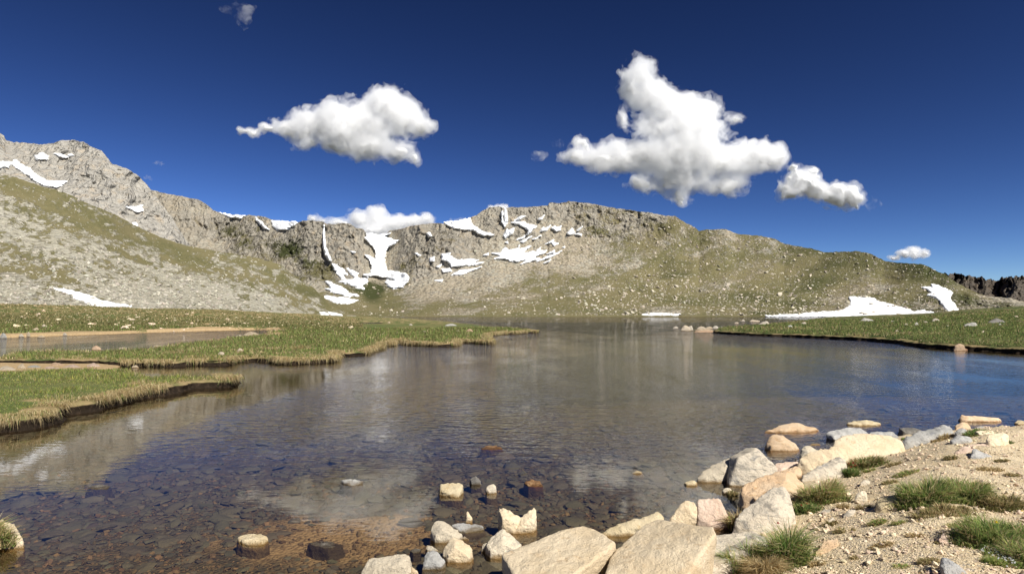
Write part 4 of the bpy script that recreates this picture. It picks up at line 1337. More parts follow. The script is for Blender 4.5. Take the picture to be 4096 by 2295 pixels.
# --- stones standing in the water
R([(1760, 1934), (1803, 1935), (1848, 1932), (1850, 1944), (1834, 1987), (1813, 1986), (1789, 1972), (1761, 1961)], 1990, 'yellow', 'flat-topped cream stone standing alone in the clear water', 0.9, 0.2)
R([(1879, 1915), (1903, 1902), (1921, 1920), (1924, 1934), (1907, 1939), (1883, 1923)], 1939, 'dark', 'small wet grey stone behind the flat-topped cream stone')
R([(1943, 1951), (1952, 1939), (1973, 1936), (1983, 1944), (1986, 1961), (1966, 1973), (1945, 1961)], 1974, 'speckled', 'small rough lichen-yellow stone in the water')
R([(2097, 1925), (2125, 1918), (2160, 1923), (2170, 1944), (2142, 1952), (2115, 1944)], 1948, 'rust', 'rusty stone barely breaking the water surface', 1.0, 0.1)
R([(1863, 2090), (1865, 2044), (1870, 2037), (1879, 2051), (1889, 2072), (1881, 2090)], 2090, 'cream', 'thin pointed shard sticking up out of the water', 0.5)
R([(1725, 2124), (1734, 2093), (1761, 2077), (1786, 2086), (1803, 2103), (1848, 2136), (1827, 2148), (1792, 2159), (1761, 2171), (1730, 2145)], 2172, 'speckled', 'tan boulder with a dull brown patch in the water', 0.8, 0.75)
R([(1812, 2100), (1827, 2087), (1883, 2091), (1931, 2102), (1928, 2112), (1865, 2131), (1834, 2117)], 2132, 'grey', 'low pale grey slab with a dark wet edge', 0.6, 0.2, skirt=1.35)
R([[(1997, 2031), (2014, 2029), (2038, 2038), (2084, 2069), (2073, 2107), (2056, 2133), (2038, 2121), (2007, 2090), (1997, 2044)], [(2070, 2078), (2088, 2066), (2132, 2032), (2141, 2038), (2142, 2072), (2125, 2100), (2083, 2121), (2056, 2133)]], 2135, 'cream', 'V-notched cream rock rising from the shallows', 0.55, 0.5, res=56)
R([(1945, 2183), (1962, 2152), (1987, 2128), (2007, 2116), (2025, 2122), (2056, 2152), (2087, 2180), (2080, 2193), (2014, 2218), (1978, 2230), (1966, 2207)], 2232, 'speckled', 'speckled lump beside the large flat-topped block', 0.8, 0.7)
R([(1924, 2204), (1931, 2173), (1948, 2166), (1950, 2207)], 2208, 'speckled', 'small pale stone tucked against the speckled lump', 0.8)
R([(1773, 2202), (1792, 2169), (1813, 2148), (1834, 2154), (1883, 2187), (1889, 2204), (1879, 2242), (1848, 2249), (1806, 2225)], 2250, 'cream', 'smooth cream cone-shaped stone with a wet foot', 0.8, 0.7)
R([(1839, 2155), (1858, 2143), (1876, 2155)], 2158, 'speckled', 'pebble-sized stone between the cone-shaped and brown-patched stones', 0.8)
R([(1690, 2277), (1699, 2225), (1709, 2204), (1727, 2202), (1754, 2211), (1779, 2245), (1768, 2259), (1727, 2273)], 2277, 'grey', 'speckled grey wedge stone in the shallows', 0.8)
R([(1702, 2193), (1709, 2178), (1730, 2183), (1751, 2199), (1730, 2204)], 2205, 'speckled', 'small stone just behind the speckled grey wedge', 0.8)
R([(1640, 2200), (1661, 2192), (1682, 2195), (1678, 2206), (1654, 2211)], 2211, 'dark', 'low dark wet stone beside the grey wedge', 0.8, 0.3)
R([(1450, 2300), (1452, 2273), (1469, 2240), (1544, 2221), (1623, 2211), (1639, 2219), (1639, 2269), (1631, 2300)], 2320, 'speckled', 'broad blunt lichen-pale boulder at the shallow water edge', 0.6, 0.55, res=52)
R([(1640, 2300), (1648, 2265), (1673, 2285), (1672, 2302)], 2303, 'cream', 'small pale stone against the broad blunt boulder', 0.8)
R([(952, 2148), (990, 2132), (1049, 2137), (1066, 2142), (1072, 2157), (1049, 2173), (1024, 2181), (990, 2177), (960, 2162)], 2182, 'yellow', 'lone low yellowish stone on the dark bed stones', 0.8, 0.5, skirt=1.15)
R([(1235, 2170), (1273, 2160), (1315, 2168), (1344, 2178), (1372, 2176), (1340, 2188), (1315, 2194), (1257, 2180)], 2194, 'dark', 'dark tilted slab with one bright edge in the silt pool', 0.7, 0.2, skirt=1.25)
R([(1363, 1917), (1398, 1913), (1454, 1922), (1423, 1940), (1407, 1942), (1382, 1932)], 1944, 'grey', 'flat grey-white wedge awash above the silt pool', 0.7, 0.1)
R([(1924, 1794), (1955, 1779), (1997, 1785), (2011, 1795), (1964, 1799)], 1799, 'rust', 'reddish flat stone awash far out from the bank', 0.8, 0.2)
R([(353, 1950), (399, 1934), (441, 1942), (399, 1959)], 1960, 'dark', 'dark flat stone awash below the mountain reflection', 0.8, 0.2, skirt=1.6)
R([(-10, 2095), (6, 2078), (24, 2080), (52, 2090), (80, 2119), (94, 2152), (94, 2180), (60, 2190), (10, 2192)], 2194, 'cream', 'cream stone half covered by a grass tuft in the water', 0.7, 0.3)
R([(2530, 1892), (2545, 1882), (2565, 1885), (2572, 1894)], 1896, 'yellow', 'tiny yellow stone tip above a submerged slab', 0.8)
R([(3066, 1724), (3111, 1697), (3173, 1683), (3197, 1702), (3274, 1708), (3239, 1723), (3204, 1732), (3135, 1728)], 1732, 'orange', 'orange slanting rock half sunk beside the tan dome', 0.5, 0.2, skirt=1.2)
R([(3068, 1770), (3087, 1741), (3111, 1735), (3135, 1744), (3177, 1772), (3190, 1789), (3170, 1806), (3135, 1795), (3093, 1783)], 1804, 'orange', 'tan dome-shaped rock standing in the lake', 0.7, 0.6, skirt=1.35)
R([(3390, 1692), (3417, 1682), (3452, 1678), (3504, 1685), (3521, 1692), (3518, 1699), (3435, 1702)], 1703, 'yellow', 'low lens-shaped pale rock out in the lake', 0.5, 0.5)
R([(3236, 1778), (3253, 1772), (3281, 1774), (3260, 1780)], 1781, 'yellow', 'thin sliver of stone awash behind the shore boulders', 0.5, 0.2)
R([(3835, 1668), (3850, 1661), (3954, 1664), (3992, 1666), (3999, 1676), (3989, 1689), (3920, 1682), (3840, 1675)], 1688, 'orange', 'long log-like tan rock lying in the lake', 0.25, 0.6)
R([(4058, 1689), (4082, 1681), (4150, 1682), (4150, 1699)], 1700, 'yellow', 'upper of two low rocks at the edge of the gravel spit', 0.5)
R([(4062, 1704), (4079, 1697), (4150, 1698), (4150, 1720), (4082, 1716)], 1720, 'rust', 'lower rusty rock of two at the edge of the gravel spit', 0.6)
R([(3994, 1704), (4010, 1699), (4027, 1706), (4013, 1711)], 1712, 'yellow', 'small tan stone at the water edge near the grey flat rock', 0.7)
# --- big blocks of the shore
slab([(2004, 2210, 0.21), (2153, 2152, 0.27), (2246, 2117, 0.30), (2336, 2097, 0.31), (2400, 2120, 0.31), (2464, 2166, 0.29), (2410, 2215, 0.25), (2281, 2310, 0.19), (2060, 2310, 0.15)], 'cream', 'large flat-topped cream block with a ragged underside', 0.8, (-0.06, 0.02))
R([(2404, 2120), (2449, 2107), (2543, 2072), (2633, 2043), (2652, 2062), (2650, 2076), (2588, 2090), (2543, 2114), (2452, 2145), (2418, 2138)], 2148, 'yellow', 'long narrow yellow slab wedged behind the huge slab', 0.45, 0.35)
slab([(2410, 2340, 0.13), (2418, 2287, 0.19), (2432, 2236, 0.21), (2480, 2182, 0.25), (2525, 2157, 0.27), (2575, 2098, 0.31), (2633, 2076, 0.33), (2670, 2082, 0.35), (2750, 2098, 0.39), (2852, 2103, 0.43), (2864, 2128, 0.42), (2806, 2165, 0.37), (2785, 2215, 0.33), (2760, 2260, 0.29), (2735, 2345, 0.2)], 'cream', 'huge smooth tilted cream slab, broadest of the shore rocks', 0.86, (0.0, 0.0))
R([(2671, 2090), (2712, 2027), (2730, 2003), (2754, 2000), (2768, 2017), (2792, 2031), (2797, 2076), (2754, 2090), (2719, 2107)], 2112, 'cream', 'humped cream rock behind the huge tilted slab', 0.5, 0.4)
R([(2794, 2003), (2799, 1999), (2868, 1994), (2879, 1999), (2903, 2051), (2924, 2090), (2906, 2108), (2854, 2116), (2827, 2106), (2795, 2072)], 2118, 'pink', 'square pink block leaning on the huge tilted slab', 0.6, 0.15, extra=[(2838, 2098, 0.02), (2916, 2085, 0.05)], rough=0.6)
R([(2766, 2238), (2785, 2193), (2813, 2162), (2854, 2143), (2944, 2135), (3028, 2128), (3080, 2155), (3028, 2190), (2958, 2225), (2924, 2263), (2854, 2310), (2775, 2310)], 2325, 'white', 'grey and white banded boulder beside the huge slab', 0.9, 0.35, res=56)
R([(2940, 2085), (2962, 2050), (3014, 2011), (3066, 1966), (3094, 1952), (3142, 1952), (3149, 1976), (3170, 2018), (3172, 2050), (3150, 2105), (3020, 2128)], 2130, 'white', 'tall grey-white banded rock at the grass edge', 0.7, 0.5, res=56)
R([(2972, 1976), (2972, 1962), (2983, 1942), (3031, 1917), (3097, 1897), (3156, 1886), (3184, 1910), (3204, 1942), (3225, 1969), (3239, 2000), (3177, 2035), (3090, 2030), (2997, 2016)], 2040, 'orange', 'big rusty orange block behind the tall banded rock', 0.75, 0.5, res=56)
R([(2921, 1832), (2951, 1819), (2986, 1798), (3024, 1794), (3035, 1808), (3059, 1838), (3104, 1874), (3094, 1886), (3066, 1907), (3024, 1914), (2990, 1920), (2966, 1940), (2925, 1935), (2919, 1896)], 1945, 'white', 'sharp faceted white and grey boulder with a black shaded side', 0.7, 0, extra=[(2988, 1916, 0.03), (2955, 1826, 0.30), (3018, 1895, 0.10), (3022, 1797, 0.42), (2927, 1932, 0.30)], res=56, rough=0.6)
R([(2792, 1907), (2813, 1883), (2851, 1862), (2889, 1841), (2924, 1822), (2938, 1838), (2927, 1883), (2917, 1910), (2872, 1928), (2823, 1928)], 1930, 'speckled', 'rough speckled rock against the sharp faceted boulder', 0.6, 0.55)
R([(2738, 1930), (2750, 1924), (2775, 1920), (2789, 1930), (2785, 1942), (2750, 1941)], 1943, 'yellow', 'small yellow stone in front of the rough speckled rock', 0.8)
R([(2889, 1960), (2896, 1952), (2910, 1949), (2924, 1954), (2927, 1974), (2896, 1974)], 1976, 'speckled', 'small cream stone with grass at the water edge', 0.8)
R([(3097, 1866), (3107, 1850), (3194, 1846), (3200, 1862), (3152, 1880), (3111, 1888)], 1890, 'pink', 'pink stone behind the sharp faceted boulder', 0.6, 0.4)
R([(3097, 1897), (3142, 1876), (3204, 1851), (3218, 1869), (3204, 1898), (3184, 1910), (3130, 1906)], 1912, 'orange', 'tilted orange slab between the pink stone and the rusty block', 0.6, 0.3)
R([(3196, 1830), (3204, 1799), (3225, 1779), (3246, 1786), (3275, 1805), (3250, 1835), (3208, 1845)], 1848, 'speckled', 'blunt cream rock at the end of the long pale boulder', 0.6)
R([(3197, 1845), (3208, 1820), (3274, 1799), (3357, 1786), (3388, 1789), (3392, 1815), (3343, 1840), (3291, 1875), (3256, 1888), (3218, 1868)], 1890, 'cream', 'long pale boulder lying along the water edge', 0.5, 0.45, res=52)
R([(3211, 1900), (3274, 1879), (3308, 1845), (3360, 1827), (3381, 1841), (3388, 1869), (3381, 1906), (3274, 1915), (3218, 1912)], 1916, 'white', 'smooth pale hump in front of the long pale boulder', 0.6, 0.5)
R([(3339, 1785), (3345, 1761), (3376, 1744), (3442, 1734), (3545, 1741), (3601, 1765), (3604, 1785), (3590, 1803), (3539, 1838), (3510, 1845), (3400, 1830), (3341, 1800)], 1848, 'cream', 'broad low cream slab at the head of the shore rocks', 0.6, 0.15, res=60, rough=0.4)
R([(3308, 1730), (3320, 1720), (3390, 1711), (3435, 1713), (3469, 1728), (3440, 1745), (3383, 1752), (3345, 1762), (3324, 1747)], 1764, 'grey', 'dark grey pointed rock overhanging the water', 0.5, 0.4)
R([(3478, 1732), (3504, 1725), (3566, 1725), (3584, 1737), (3600, 1755), (3540, 1756), (3490, 1748)], 1758, 'grey', 'pale grey low rock behind the broad cream slab', 0.5, 0.3)
R([(3597, 1711), (3608, 1709), (3629, 1708), (3663, 1711), (3694, 1723), (3670, 1734), (3636, 1736), (3608, 1722)], 1738, 'dark', 'dark pointed rock with a tan end at the waterline', 0.5, 0.4)
R([(3615, 1752), (3660, 1730), (3712, 1720), (3740, 1706), (3788, 1699), (3802, 1704), (3814, 1738), (3781, 1752), (3705, 1764), (3629, 1766)], 1770, 'grey', 'grey-white sloping boulder on the gravel edge', 0.5, 0.4, res=52)
R([(3821, 1703), (3847, 1686), (3868, 1690), (3883, 1709), (3874, 1722), (3823, 1720)], 1724, 'orange', 'rounded brown rock by the water beyond the gravel', 0.7)
R([(3820, 1730), (3826, 1718), (3850, 1711), (3866, 1717), (3862, 1738), (3830, 1740)], 1742, 'grey', 'small grey rock below the rounded brown rock', 0.7)
R([(3802, 1760), (3830, 1739), (3878, 1744), (3890, 1760), (3868, 1771), (3809, 1771)], 1774, 'grey', 'blue-grey angular rock on the gravel', 0.6)
R([(3897, 1712), (3920, 1702), (3954, 1704), (3985, 1716), (3954, 1724), (3906, 1722)], 1725, 'grey', 'flat grey rock by the dark green shrub', 0.5, 0.3)
R([(3902, 1724), (3954, 1717), (3982, 1729), (3937, 1740)], 1741, 'cream', 'flat pale stone under the flat grey rock', 0.6, 0.2)
R([(3944, 1760), (3961, 1737), (4017, 1727), (4034, 1741), (4014, 1768), (3996, 1783), (3976, 1783), (3960, 1766)], 1785, 'cream', 'cream block with a shaded hollow on the gravel', 0.6, 0.5)
R([(3816, 1800), (3885, 1775), (3947, 1768), (3976, 1784), (3937, 1803), (3885, 1810)], 1812, 'pink', 'flat pale slab sunk in the gravel', 0.8, 0.05)
R([(3882, 1826), (3890, 1793), (3899, 1791), (3937, 1810), (3972, 1828), (3920, 1832)], 1833, 'grey', 'small pyramid-shaped grey rock on the gravel', 0.7, 0.4)
R([(3508, 2022), (3513, 1996), (3533, 1984), (3603, 1978), (3641, 1986), (3667, 2011), (3655, 2034), (3533, 2036)], 2038, 'yellow', 'sandy rock with a dark hollow beside the big grass clump', 0.6, 0.55)
R([(3418, 2000), (3424, 1974), (3448, 1959), (3467, 1965), (3468, 2002), (3432, 2008)], 2010, 'speckled', 'upright small cream rock in the gravel', 0.6)
R([(3762, 2262), (3765, 2224), (3788, 2228), (3835, 2258), (3872, 2300), (3796, 2305)], 2308, 'grey', 'grey wedge rock with a dark shaded face in the gravel', 0.7, 0.3)
R([(3754, 2158), (3773, 2127), (3823, 2154), (3818, 2174), (3777, 2172)], 2176, 'pink', 'pinkish flat stone beside the grass at the gravel edge', 0.8, 0.2)
R([(3262, 2208), (3293, 2166), (3347, 2150), (3355, 2175), (3312, 2208)], 2211, 'orange', 'flat orange stone set in the gravel', 0.9, 0.03)
for q, vb in (([(3278, 2048), (3300, 2034), (3322, 2034), (3318, 2052)], 2054), ([(3372, 2056), (3395, 2036), (3424, 2036), (3406, 2064)], 2066), ([(3305, 2086), (3330, 2063), (3350, 2088)], 2092), ([(3440, 1932), (3460, 1915), (3480, 1922), (3478, 1938)], 1940)):
    R(q, vb, 'white', 'small whitish stone half buried among the gravel tufts', 0.7, 0.4, group='small whitish stones among the tufts', res=30)
R([(2352, 2330), (2360, 2290), (2385, 2268), (2418, 2290), (2420, 2330)], 2340, 'yellow', 'small yellow stone between the two largest slabs', 0.7, res=30)
R([(2968, 2022), (2972, 1998), (2990, 1995), (3004, 2020), (2990, 2030)], 2032, 'orange', 'small rusty stone at the foot of the rusty block', 0.7, res=30)


# --- stones on meadows, gravel bar, pond
def oval(u0, u1, v0, v1, seed, peak=0.5):
    r = np.random.default_rng(seed)
    h, w_ = v1 - v0, u1 - u0
    j = lambda q: q * (1 + r.uniform(-0.15, 0.15))
    return [(u0, v1 - 0.15 * h), (u0 + j(0.12) * w_, v1 - 0.55 * h), (u0 + j(peak * 0.7) * w_, v0 + j(0.1) * h), (u0 + j(peak * 1.15) * w_, v0), (u0 + 0.82 * w_, v0 + j(0.35) * h), (u1, v1 - 0.2 * h), (u0 + 0.6 * w_, v1), (u0 + 0.25 * w_, v1)]


small = [
    # right meadow
    (3440, 3496, 1270, 1287, 'grey', 'grey dome boulder on the meadow near the snow bank'),
    (3854, 3914, 1288, 1306, 'grey', 'pale grey low boulder on the green meadow'),
    (3953, 4022, 1273, 1292, 'dark', 'dark flat-faced boulder on the green meadow'),
    (3727, 3758, 1272, 1284, 'speckled', 'tan boulder on the meadow between grey boulders'),
    (3658, 3673, 1288, 1300, 'grey', 'small upright grey stone on the green meadow'),
    (3818, 3858, 1373, 1386, 'orange', 'reddish boulder in the peat edge of the green meadow'),
    (3806, 3885, 1385, 1400, 'rust', 'flat red-brown slab under the reddish boulder'),
    (3523, 3536, 1354, 1365, 'orange', 'small reddish stone at the peat edge'),
    (3032, 3085, 1284, 1306, 'speckled', 'fang-shaped tan rock at the tip of the green meadow'),
    (2964, 2980, 1277, 1284, 'speckled', 'small square stone in the water beyond the gravel bar'),
    (2996, 3040, 1279, 1285, 'cream', 'flat pale stone in the water beyond the gravel bar'),
    (2937, 2955, 1287, 1293, 'cream', 'low stone in the water near the gravel bar'),
    (2692, 2713, 1304, 1313, 'speckled', 'small round stone alone in the lake off the gravel bar'),
    (2724, 2762, 1298, 1321, 'cream', 'domed pale boulder in the lake off the gravel bar'),
    (2750, 2772, 1301, 1320, 'speckled', 'second boulder leaning on the domed pale one'),
    (2780, 2866, 1318, 1328, 'orange', 'long flat orange slab at the end of the gravel bar'),
    (2781, 2850, 1312, 1320, 'yellow', 'flat tan slab on the gravel bar'),
    (1780, 1825, 1293, 1302, 'grey', 'flat grey boulder on the long grassy spit'),
    (1864, 1892, 1314, 1327, 'orange', 'tan boulder on the long grassy spit'),
    (366, 405, 1381, 1399, 'orange', 'tan boulder on the pond bank'),
    (603, 661, 1379, 1394, 'yellow', 'flat tan rock at the pond edge'),
    (470, 511, 1387, 1397, 'yellow', 'low tan rock beside the pond'),
    (871, 900, 1405, 1419, 'cream', 'cream stone in the turf of the spit'),
    (948, 975, 1391, 1406, 'yellow', 'leaning yellow stone in the turf of the spit'),
    (526, 555, 1459, 1470, 'yellow', 'small round stone at the mouth of the inlet'),
    (0, 27, 1331, 1351, 'grey', 'grey block on the far bank of the pond'),
    (-10, 69, 1462, 1483, 'cream', 'long flat pale stone in the sandy channel'),
    (67, 104, 1452, 1476, 'yellow', 'domed yellow stone in the sandy channel'),
    (104, 169, 1459, 1472, 'grey', 'flat grey stone in the sandy channel'),
    (193, 258, 1448, 1465, 'orange', 'peaked pinkish stone in the sandy channel'),
    (169, 246, 1464, 1477, 'pink', 'flat pink stone below the peaked pinkish one'),
    (247, 324, 1456, 1473, 'pink', 'long pink stone in the sandy channel'),
    (344, 404, 1450, 1469, 'pink', 'slanting pink stone at the end of the sandy channel'),
    (166, 189, 1296, 1308, 'cream', 'pale boulder on the dry slope above the pond'),
    (129, 158, 1310, 1322, 'yellow', 'yellow boulder near the sandy pond shore'),
    (106, 121, 1325, 1342, 'yellow', 'upright yellow stone on the sandy pond shore'),
    (975, 1040, 1325, 1343, 'yellow', 'flat tan slab at the end of the pond'),
]
for i, (u0, u1, v0, v1, m, lab) in enumerate(small):
    R(oval(u0, u1, v0, v1, i, 0.35 + 0.3 * ((i * 37) % 10) / 10), v1 + 1, FARM[m], lab, 0.7, 0.6, res=30, sink=0.3)
bar = [(2788, 2823, 1303, 1315), (2823, 2852, 1305, 1313), (2850, 2876, 1302, 1313), (2872, 2895, 1305, 1314), (2891, 2918, 1306, 1315), (2910, 2938, 1308, 1316), (2938, 2965, 1304, 1314), (2962, 2990, 1304, 1313), (2988, 3017, 1303, 1312)]
for i, (u0, u1, v0, v1) in enumerate(bar):
    R(oval(u0, u1, v0, v1, 90 + i), v1 + 1, FARM[('cream', 'yellow', 'white', 'speckled')[i % 4]], 'pale stone in the row along the gravel bar', 0.7, 0.6, res=24, sink=0.3, group='stones along the gravel bar')
for i, (u0, u1, v0, v1) in enumerate([(3617, 3633, 1293, 1301), (3926, 3941, 1321, 1330), (3993, 4007, 1293, 1301), (3692, 3712, 1284, 1290), (3581, 3594, 1319, 1325), (3151, 3170, 1299, 1307), (3205, 3226, 1287, 1295), (4050, 4075, 1262, 1270), (3560, 3580, 1282, 1288), (3780, 3800, 1300, 1306)]):
    R(oval(u0, u1, v0, v1, 120 + i), v1 + 1, FARM[('speckled', 'cream', 'grey')[i % 3]], 'small pale stone scattered on the green meadow', 0.7, 0.6, res=22, sink=0.3, group='small stones on the green meadow')
for i, (u0, u1, v0, v1) in enumerate([(1636, 1650, 1294, 1300), (1551, 1561, 1286, 1291), (1690, 1704, 1322, 1328), (1826, 1838, 1320, 1326), (1330, 1344, 1309, 1314), (1175, 1186, 1366, 1372), (75, 95, 1334, 1346), (150, 180, 1340, 1349), (942, 973, 1338, 1348), (250, 268, 1330, 1340)]):
    R(oval(u0, u1, v0, v1, 140 + i), v1 + 1, FARM[('speckled', 'yellow', 'cream')[i % 3]], 'small pale stone scattered on the grassy spit and pond banks', 0.7, 0.6, res=22, sink=0.3, group='small stones on the spit')

# ================================================================== GRASS
M_BLADE = blade_mat('grass_blade')
GREEN = np.array([(0.23, 0.30, 0.085), (0.29, 0.35, 0.11), (0.16, 0.235, 0.065), (0.38, 0.38, 0.135)])
OLIVE = np.array([(0.17, 0.165, 0.06), (0.22, 0.195, 0.08), (0.13, 0.14, 0.05), (0.27, 0.23, 0.11)])
STRAW = np.array([(0.56, 0.44, 0.24), (0.47, 0.36, 0.18), (0.62, 0.51, 0.3), (0.38, 0.28, 0.14)])
DARK = np.array([(0.12, 0.185, 0.055), (0.16, 0.23, 0.07), (0.10, 0.145, 0.05), (0.21, 0.25, 0.085)])


def blades(B, Hh, Wd, lean, az_, rng, col, seg=2, droop=0.0):
    """tapered bent blades: root, mid, tip"""
    n = len(B)
    dx, dy = np.cos(az_), np.sin(az_)
    fa = rng.uniform(0, np.pi, n)
    wx, wy = np.cos(fa) * Wd * 0.5, np.sin(fa) * Wd * 0.5
    zz_ = np.zeros(n)
    wv = np.stack([wx, wy, zz_], 1)
    hor = np.stack([dx, dy, zz_], 1)
    up = np.array([0, 0, 1.0])
    mid = B + hor * (lean * Hh * 0.35)[:, None] + up * (Hh * 0.58)[:, None]
    tip = B + hor * (lean * Hh)[:, None] + up * (Hh * (1 - 0.35 * lean - droop))[:, None]
    if seg == 1:
        V = np.stack([B - wv, B + wv, tip], 1).reshape(-1, 3)
        Fc = np.arange(3 * n).reshape(-1, 3)
        return V, Fc, np.repeat(col, 3, 0)
    V = np.stack([B - wv, B + wv, mid - wv * 0.8, mid + wv * 0.8, tip], 1).reshape(-1, 3)
    i = np.arange(n)[:, None] * 5
    Fc = np.concatenate([i + np.array([0, 1, 3]), i + np.array([0, 3, 2]), i + np.array([2, 3, 4])], 0)
    return V, Fc, np.repeat(col, 5, 0)


def pick(pal, n, rng, var=0.2):
    return pal[rng.integers(0, len(pal), n)] * (1 + rng.uniform(-var, var, (n, 1)))


def blade_obj(name, sets, **kw):
    off, Vs, Fs, Cs = 0, [], [], []
    for V, Fc, C in sets:
        Vs.append(V)
        Fs.append(Fc + off)
        Cs.append(C)
        off += len(V)
    V, Fc, C = np.concatenate(Vs), np.concatenate(Fs), np.concatenate(Cs)
    loc = kw.get('loc')
    if loc is not None:
        V = V - np.asarray(loc)
    return link(name, mesh_np(name, V, Fc, M_BLADE, False, {'col': C}), **kw)


rng = np.random.default_rng(21)


def turf(name, H, sd, u0, u1, y0, y1, n, hpx, wpx, pal, cover, dens=None):
    """short turf blades over a meadow"""
    Yr = y0 * (y1 / y0) ** rng.uniform(0, 1, n)
    U = rng.uniform(u0, u1, n)
    P = np.stack([(U - CX) / F * Yr, Yr], 1)
    d = sd(P)
    P, d = P[d > 0.06], d[d > 0.06]
    z = H(P, d)
    if H is H_west:
        z = np.where(d < 0.6, np.maximum(z, BANK_H(P[:, 1]) * 1.1), z)
    cv = cover(np.concatenate([P, z[:, None]], 1), d)
    k = (rng.uniform(0, 1, len(P)) > cv[:, 0] * 1.3) & (z > 0.12)
    P, z, cv = P[k], z[k], cv[k]
    m = len(P)
    size = P[:, 1] / F
    nz = fbm(P[:, 0] / 0.7, P[:, 1] / 0.7, 3.0, 3)
    Hh = np.clip(hpx * size, 0.05, 0.2) * rng.uniform(0.5, 1.3, m) * np.clip(1 + 0.7 * nz, 0.3, 2)
    col = pick(pal, m, rng)
    dry = rng.uniform(0, 1, m) < np.clip(cv[:, 2] * 0.9, 0.06, 0.8)
    col[dry] = pick(STRAW, dry.sum(), rng)
    V, Fc, C = blades(np.concatenate([P, z[:, None] - 0.01], 1), Hh, np.maximum(wpx * size, 0.006), rng.uniform(0.1, 0.8, m), rng.uniform(0, 2 * np.pi, m), rng, col, 1)
    blade_obj(name, [(V, Fc, C)], kind='stuff')


turf('grass', H_west, sd_west, -300, 2200, 10.5, 27, 150000, 11, 3.0, np.concatenate([GREEN, GREEN * np.array([1.25, 1.1, 0.9]), OLIVE]), west_cover)
turf('grass', H_west, sd_west, -300, 2200, 23, 75, 140000, 11, 4.5, np.concatenate([GREEN, OLIVE]), west_cover)
turf('grass', H_west, sd_west, -300, 1450, 62, 190, 60000, 8, 5, OLIVE, west_cover)
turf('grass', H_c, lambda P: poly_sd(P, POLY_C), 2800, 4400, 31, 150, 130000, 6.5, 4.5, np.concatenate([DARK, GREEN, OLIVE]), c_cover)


def fringe(front, sd, H, n_per_m, umin, umax, hang):
    """tussocks of last year's straw hanging over the cut peat edge"""
    W = np.array(lv([q for q in front if umin <= q[0] <= umax]))
    seg = np.diff(W, axis=0)
    L = np.linalg.norm(seg, axis=1)
    sets = []
    for a_, e_, l_ in zip(W[:-1], seg, L):
        m = max(int(l_ * n_per_m), 3)
        t_ = rng.uniform(0, 1, m)
        q = a_ + e_ * t_[:, None]
        nn = np.array([e_[1], -e_[0]]) / l_
        if sd((q[:1] + nn * 0.3))[0] > sd((q[:1] - nn * 0.3))[0]:
            nn = -nn
        thick = fbm(q[:, 0] / 0.8, q[:, 1] / 0.8, 2.0, 2)
        kk = thick > -0.32
        q = q[kk]
        m = len(q)
        if m == 0:
            continue
        nb = 40
        C0 = np.repeat(q, nb, 0) + rng.normal(0, 0.07, (m * nb, 2)) - nn * rng.uniform(-0.15, 0.34, (m * nb, 1))
        big = np.clip(a_[1] / 14, 1, 4)
        Hh = rng.uniform(0.08, 0.21, m * nb) * hang * (0.7 + 0.3 * big)
        B = np.concatenate([C0, float(BANK_H(a_[1])) + rng.uniform(-0.06, 0.06, (m * nb, 1))], 1)
        az_ = math.atan2(nn[1], nn[0]) + rng.normal(0, 0.75, m * nb)
        hor = np.stack([np.cos(az_), np.sin(az_), np.zeros(m * nb)], 1)
        up = np.array([0, 0, 1.0])
        Wd = np.maximum(1.7 * a_[1] / F, 0.006)
        fa = az_ + np.pi / 2 + rng.normal(0, 0.3, m * nb)
        wv = np.stack([np.cos(fa), np.sin(fa), np.zeros(m * nb)], 1) * Wd * 0.5
        mid = B + hor * (Hh * 0.55)[:, None] + up * (Hh * 0.28)[:, None]
        tip = B + hor * (Hh * 1.0)[:, None] - up * (Hh * rng.uniform(0.1, 1.0, m * nb))[:, None]
        V = np.stack([B - wv, B + wv, mid - wv, mid + wv, tip], 1).reshape(-1, 3)
        i = np.arange(m * nb)[:, None] * 5
        Fc = np.concatenate([i + np.array([0, 1, 3]), i + np.array([0, 3, 2]), i + np.array([2, 3, 4])], 0)
        col = pick(STRAW, m * nb, rng, 0.25)
        gsel = rng.uniform(0, 1, m * nb) < 0.1
        col[gsel] = pick(GREEN, gsel.sum(), rng)
        sets.append((V, Fc, np.repeat(col, 5, 0)))
    blade_obj('dry_grass', sets, kind='stuff')


fringe(FRONT_A, sd_west, H_west, 26, -400, 1000, 1.0)
fringe(FRONT_B, sd_west, H_west, 12, 480, 2150, 1.1)

FLW = {}
for nm, cc in (('red', (0.35, 0.03, 0.025)), ('yellow', (0.75, 0.55, 0.03)), ('white', (0.8, 0.8, 0.78))):
    t = NT(nm + '_petals')
    t.bsdf(t.mix(t.noise(t.pos(), 90, 3), cc, tuple(q * 0.75 for q in cc)), 0.7)
    FLW[nm] = t.m


def flower(parent, p0, r, colr):
    bm = bmesh.new()
    for k in range(7):
        a_ = k * 2 * math.pi / 7
        q = [(0, 0, 0), (r * math.cos(a_ - 0.35), r * math.sin(a_ - 0.35), r * 0.35), (1.25 * r * math.cos(a_), 1.25 * r * math.sin(a_), r * 0.5), (r * math.cos(a_ + 0.35), r * math.sin(a_ + 0.35), r * 0.35)]
        bm.faces.new([bm.verts.new(v) for v in q])
        q = [(0, 0, r * 0.3), (0.6 * r * math.cos(a_ - 0.4), 0.6 * r * math.sin(a_ - 0.4), r * 1.0), (0.5 * r * math.cos(a_), 0.5 * r * math.sin(a_), r * 1.5), (0.6 * r * math.cos(a_ + 0.4), 0.6 * r * math.sin(a_ + 0.4), r * 1.0)]
        bm.faces.new([bm.verts.new(v) for v in q])
    me = bpy.data.meshes.new('flower')
    bm.to_mesh(me)
    bm.free()
    me.materials.append(FLW[colr])
    o = link('flower', me, parent=parent)
    o.location = p0


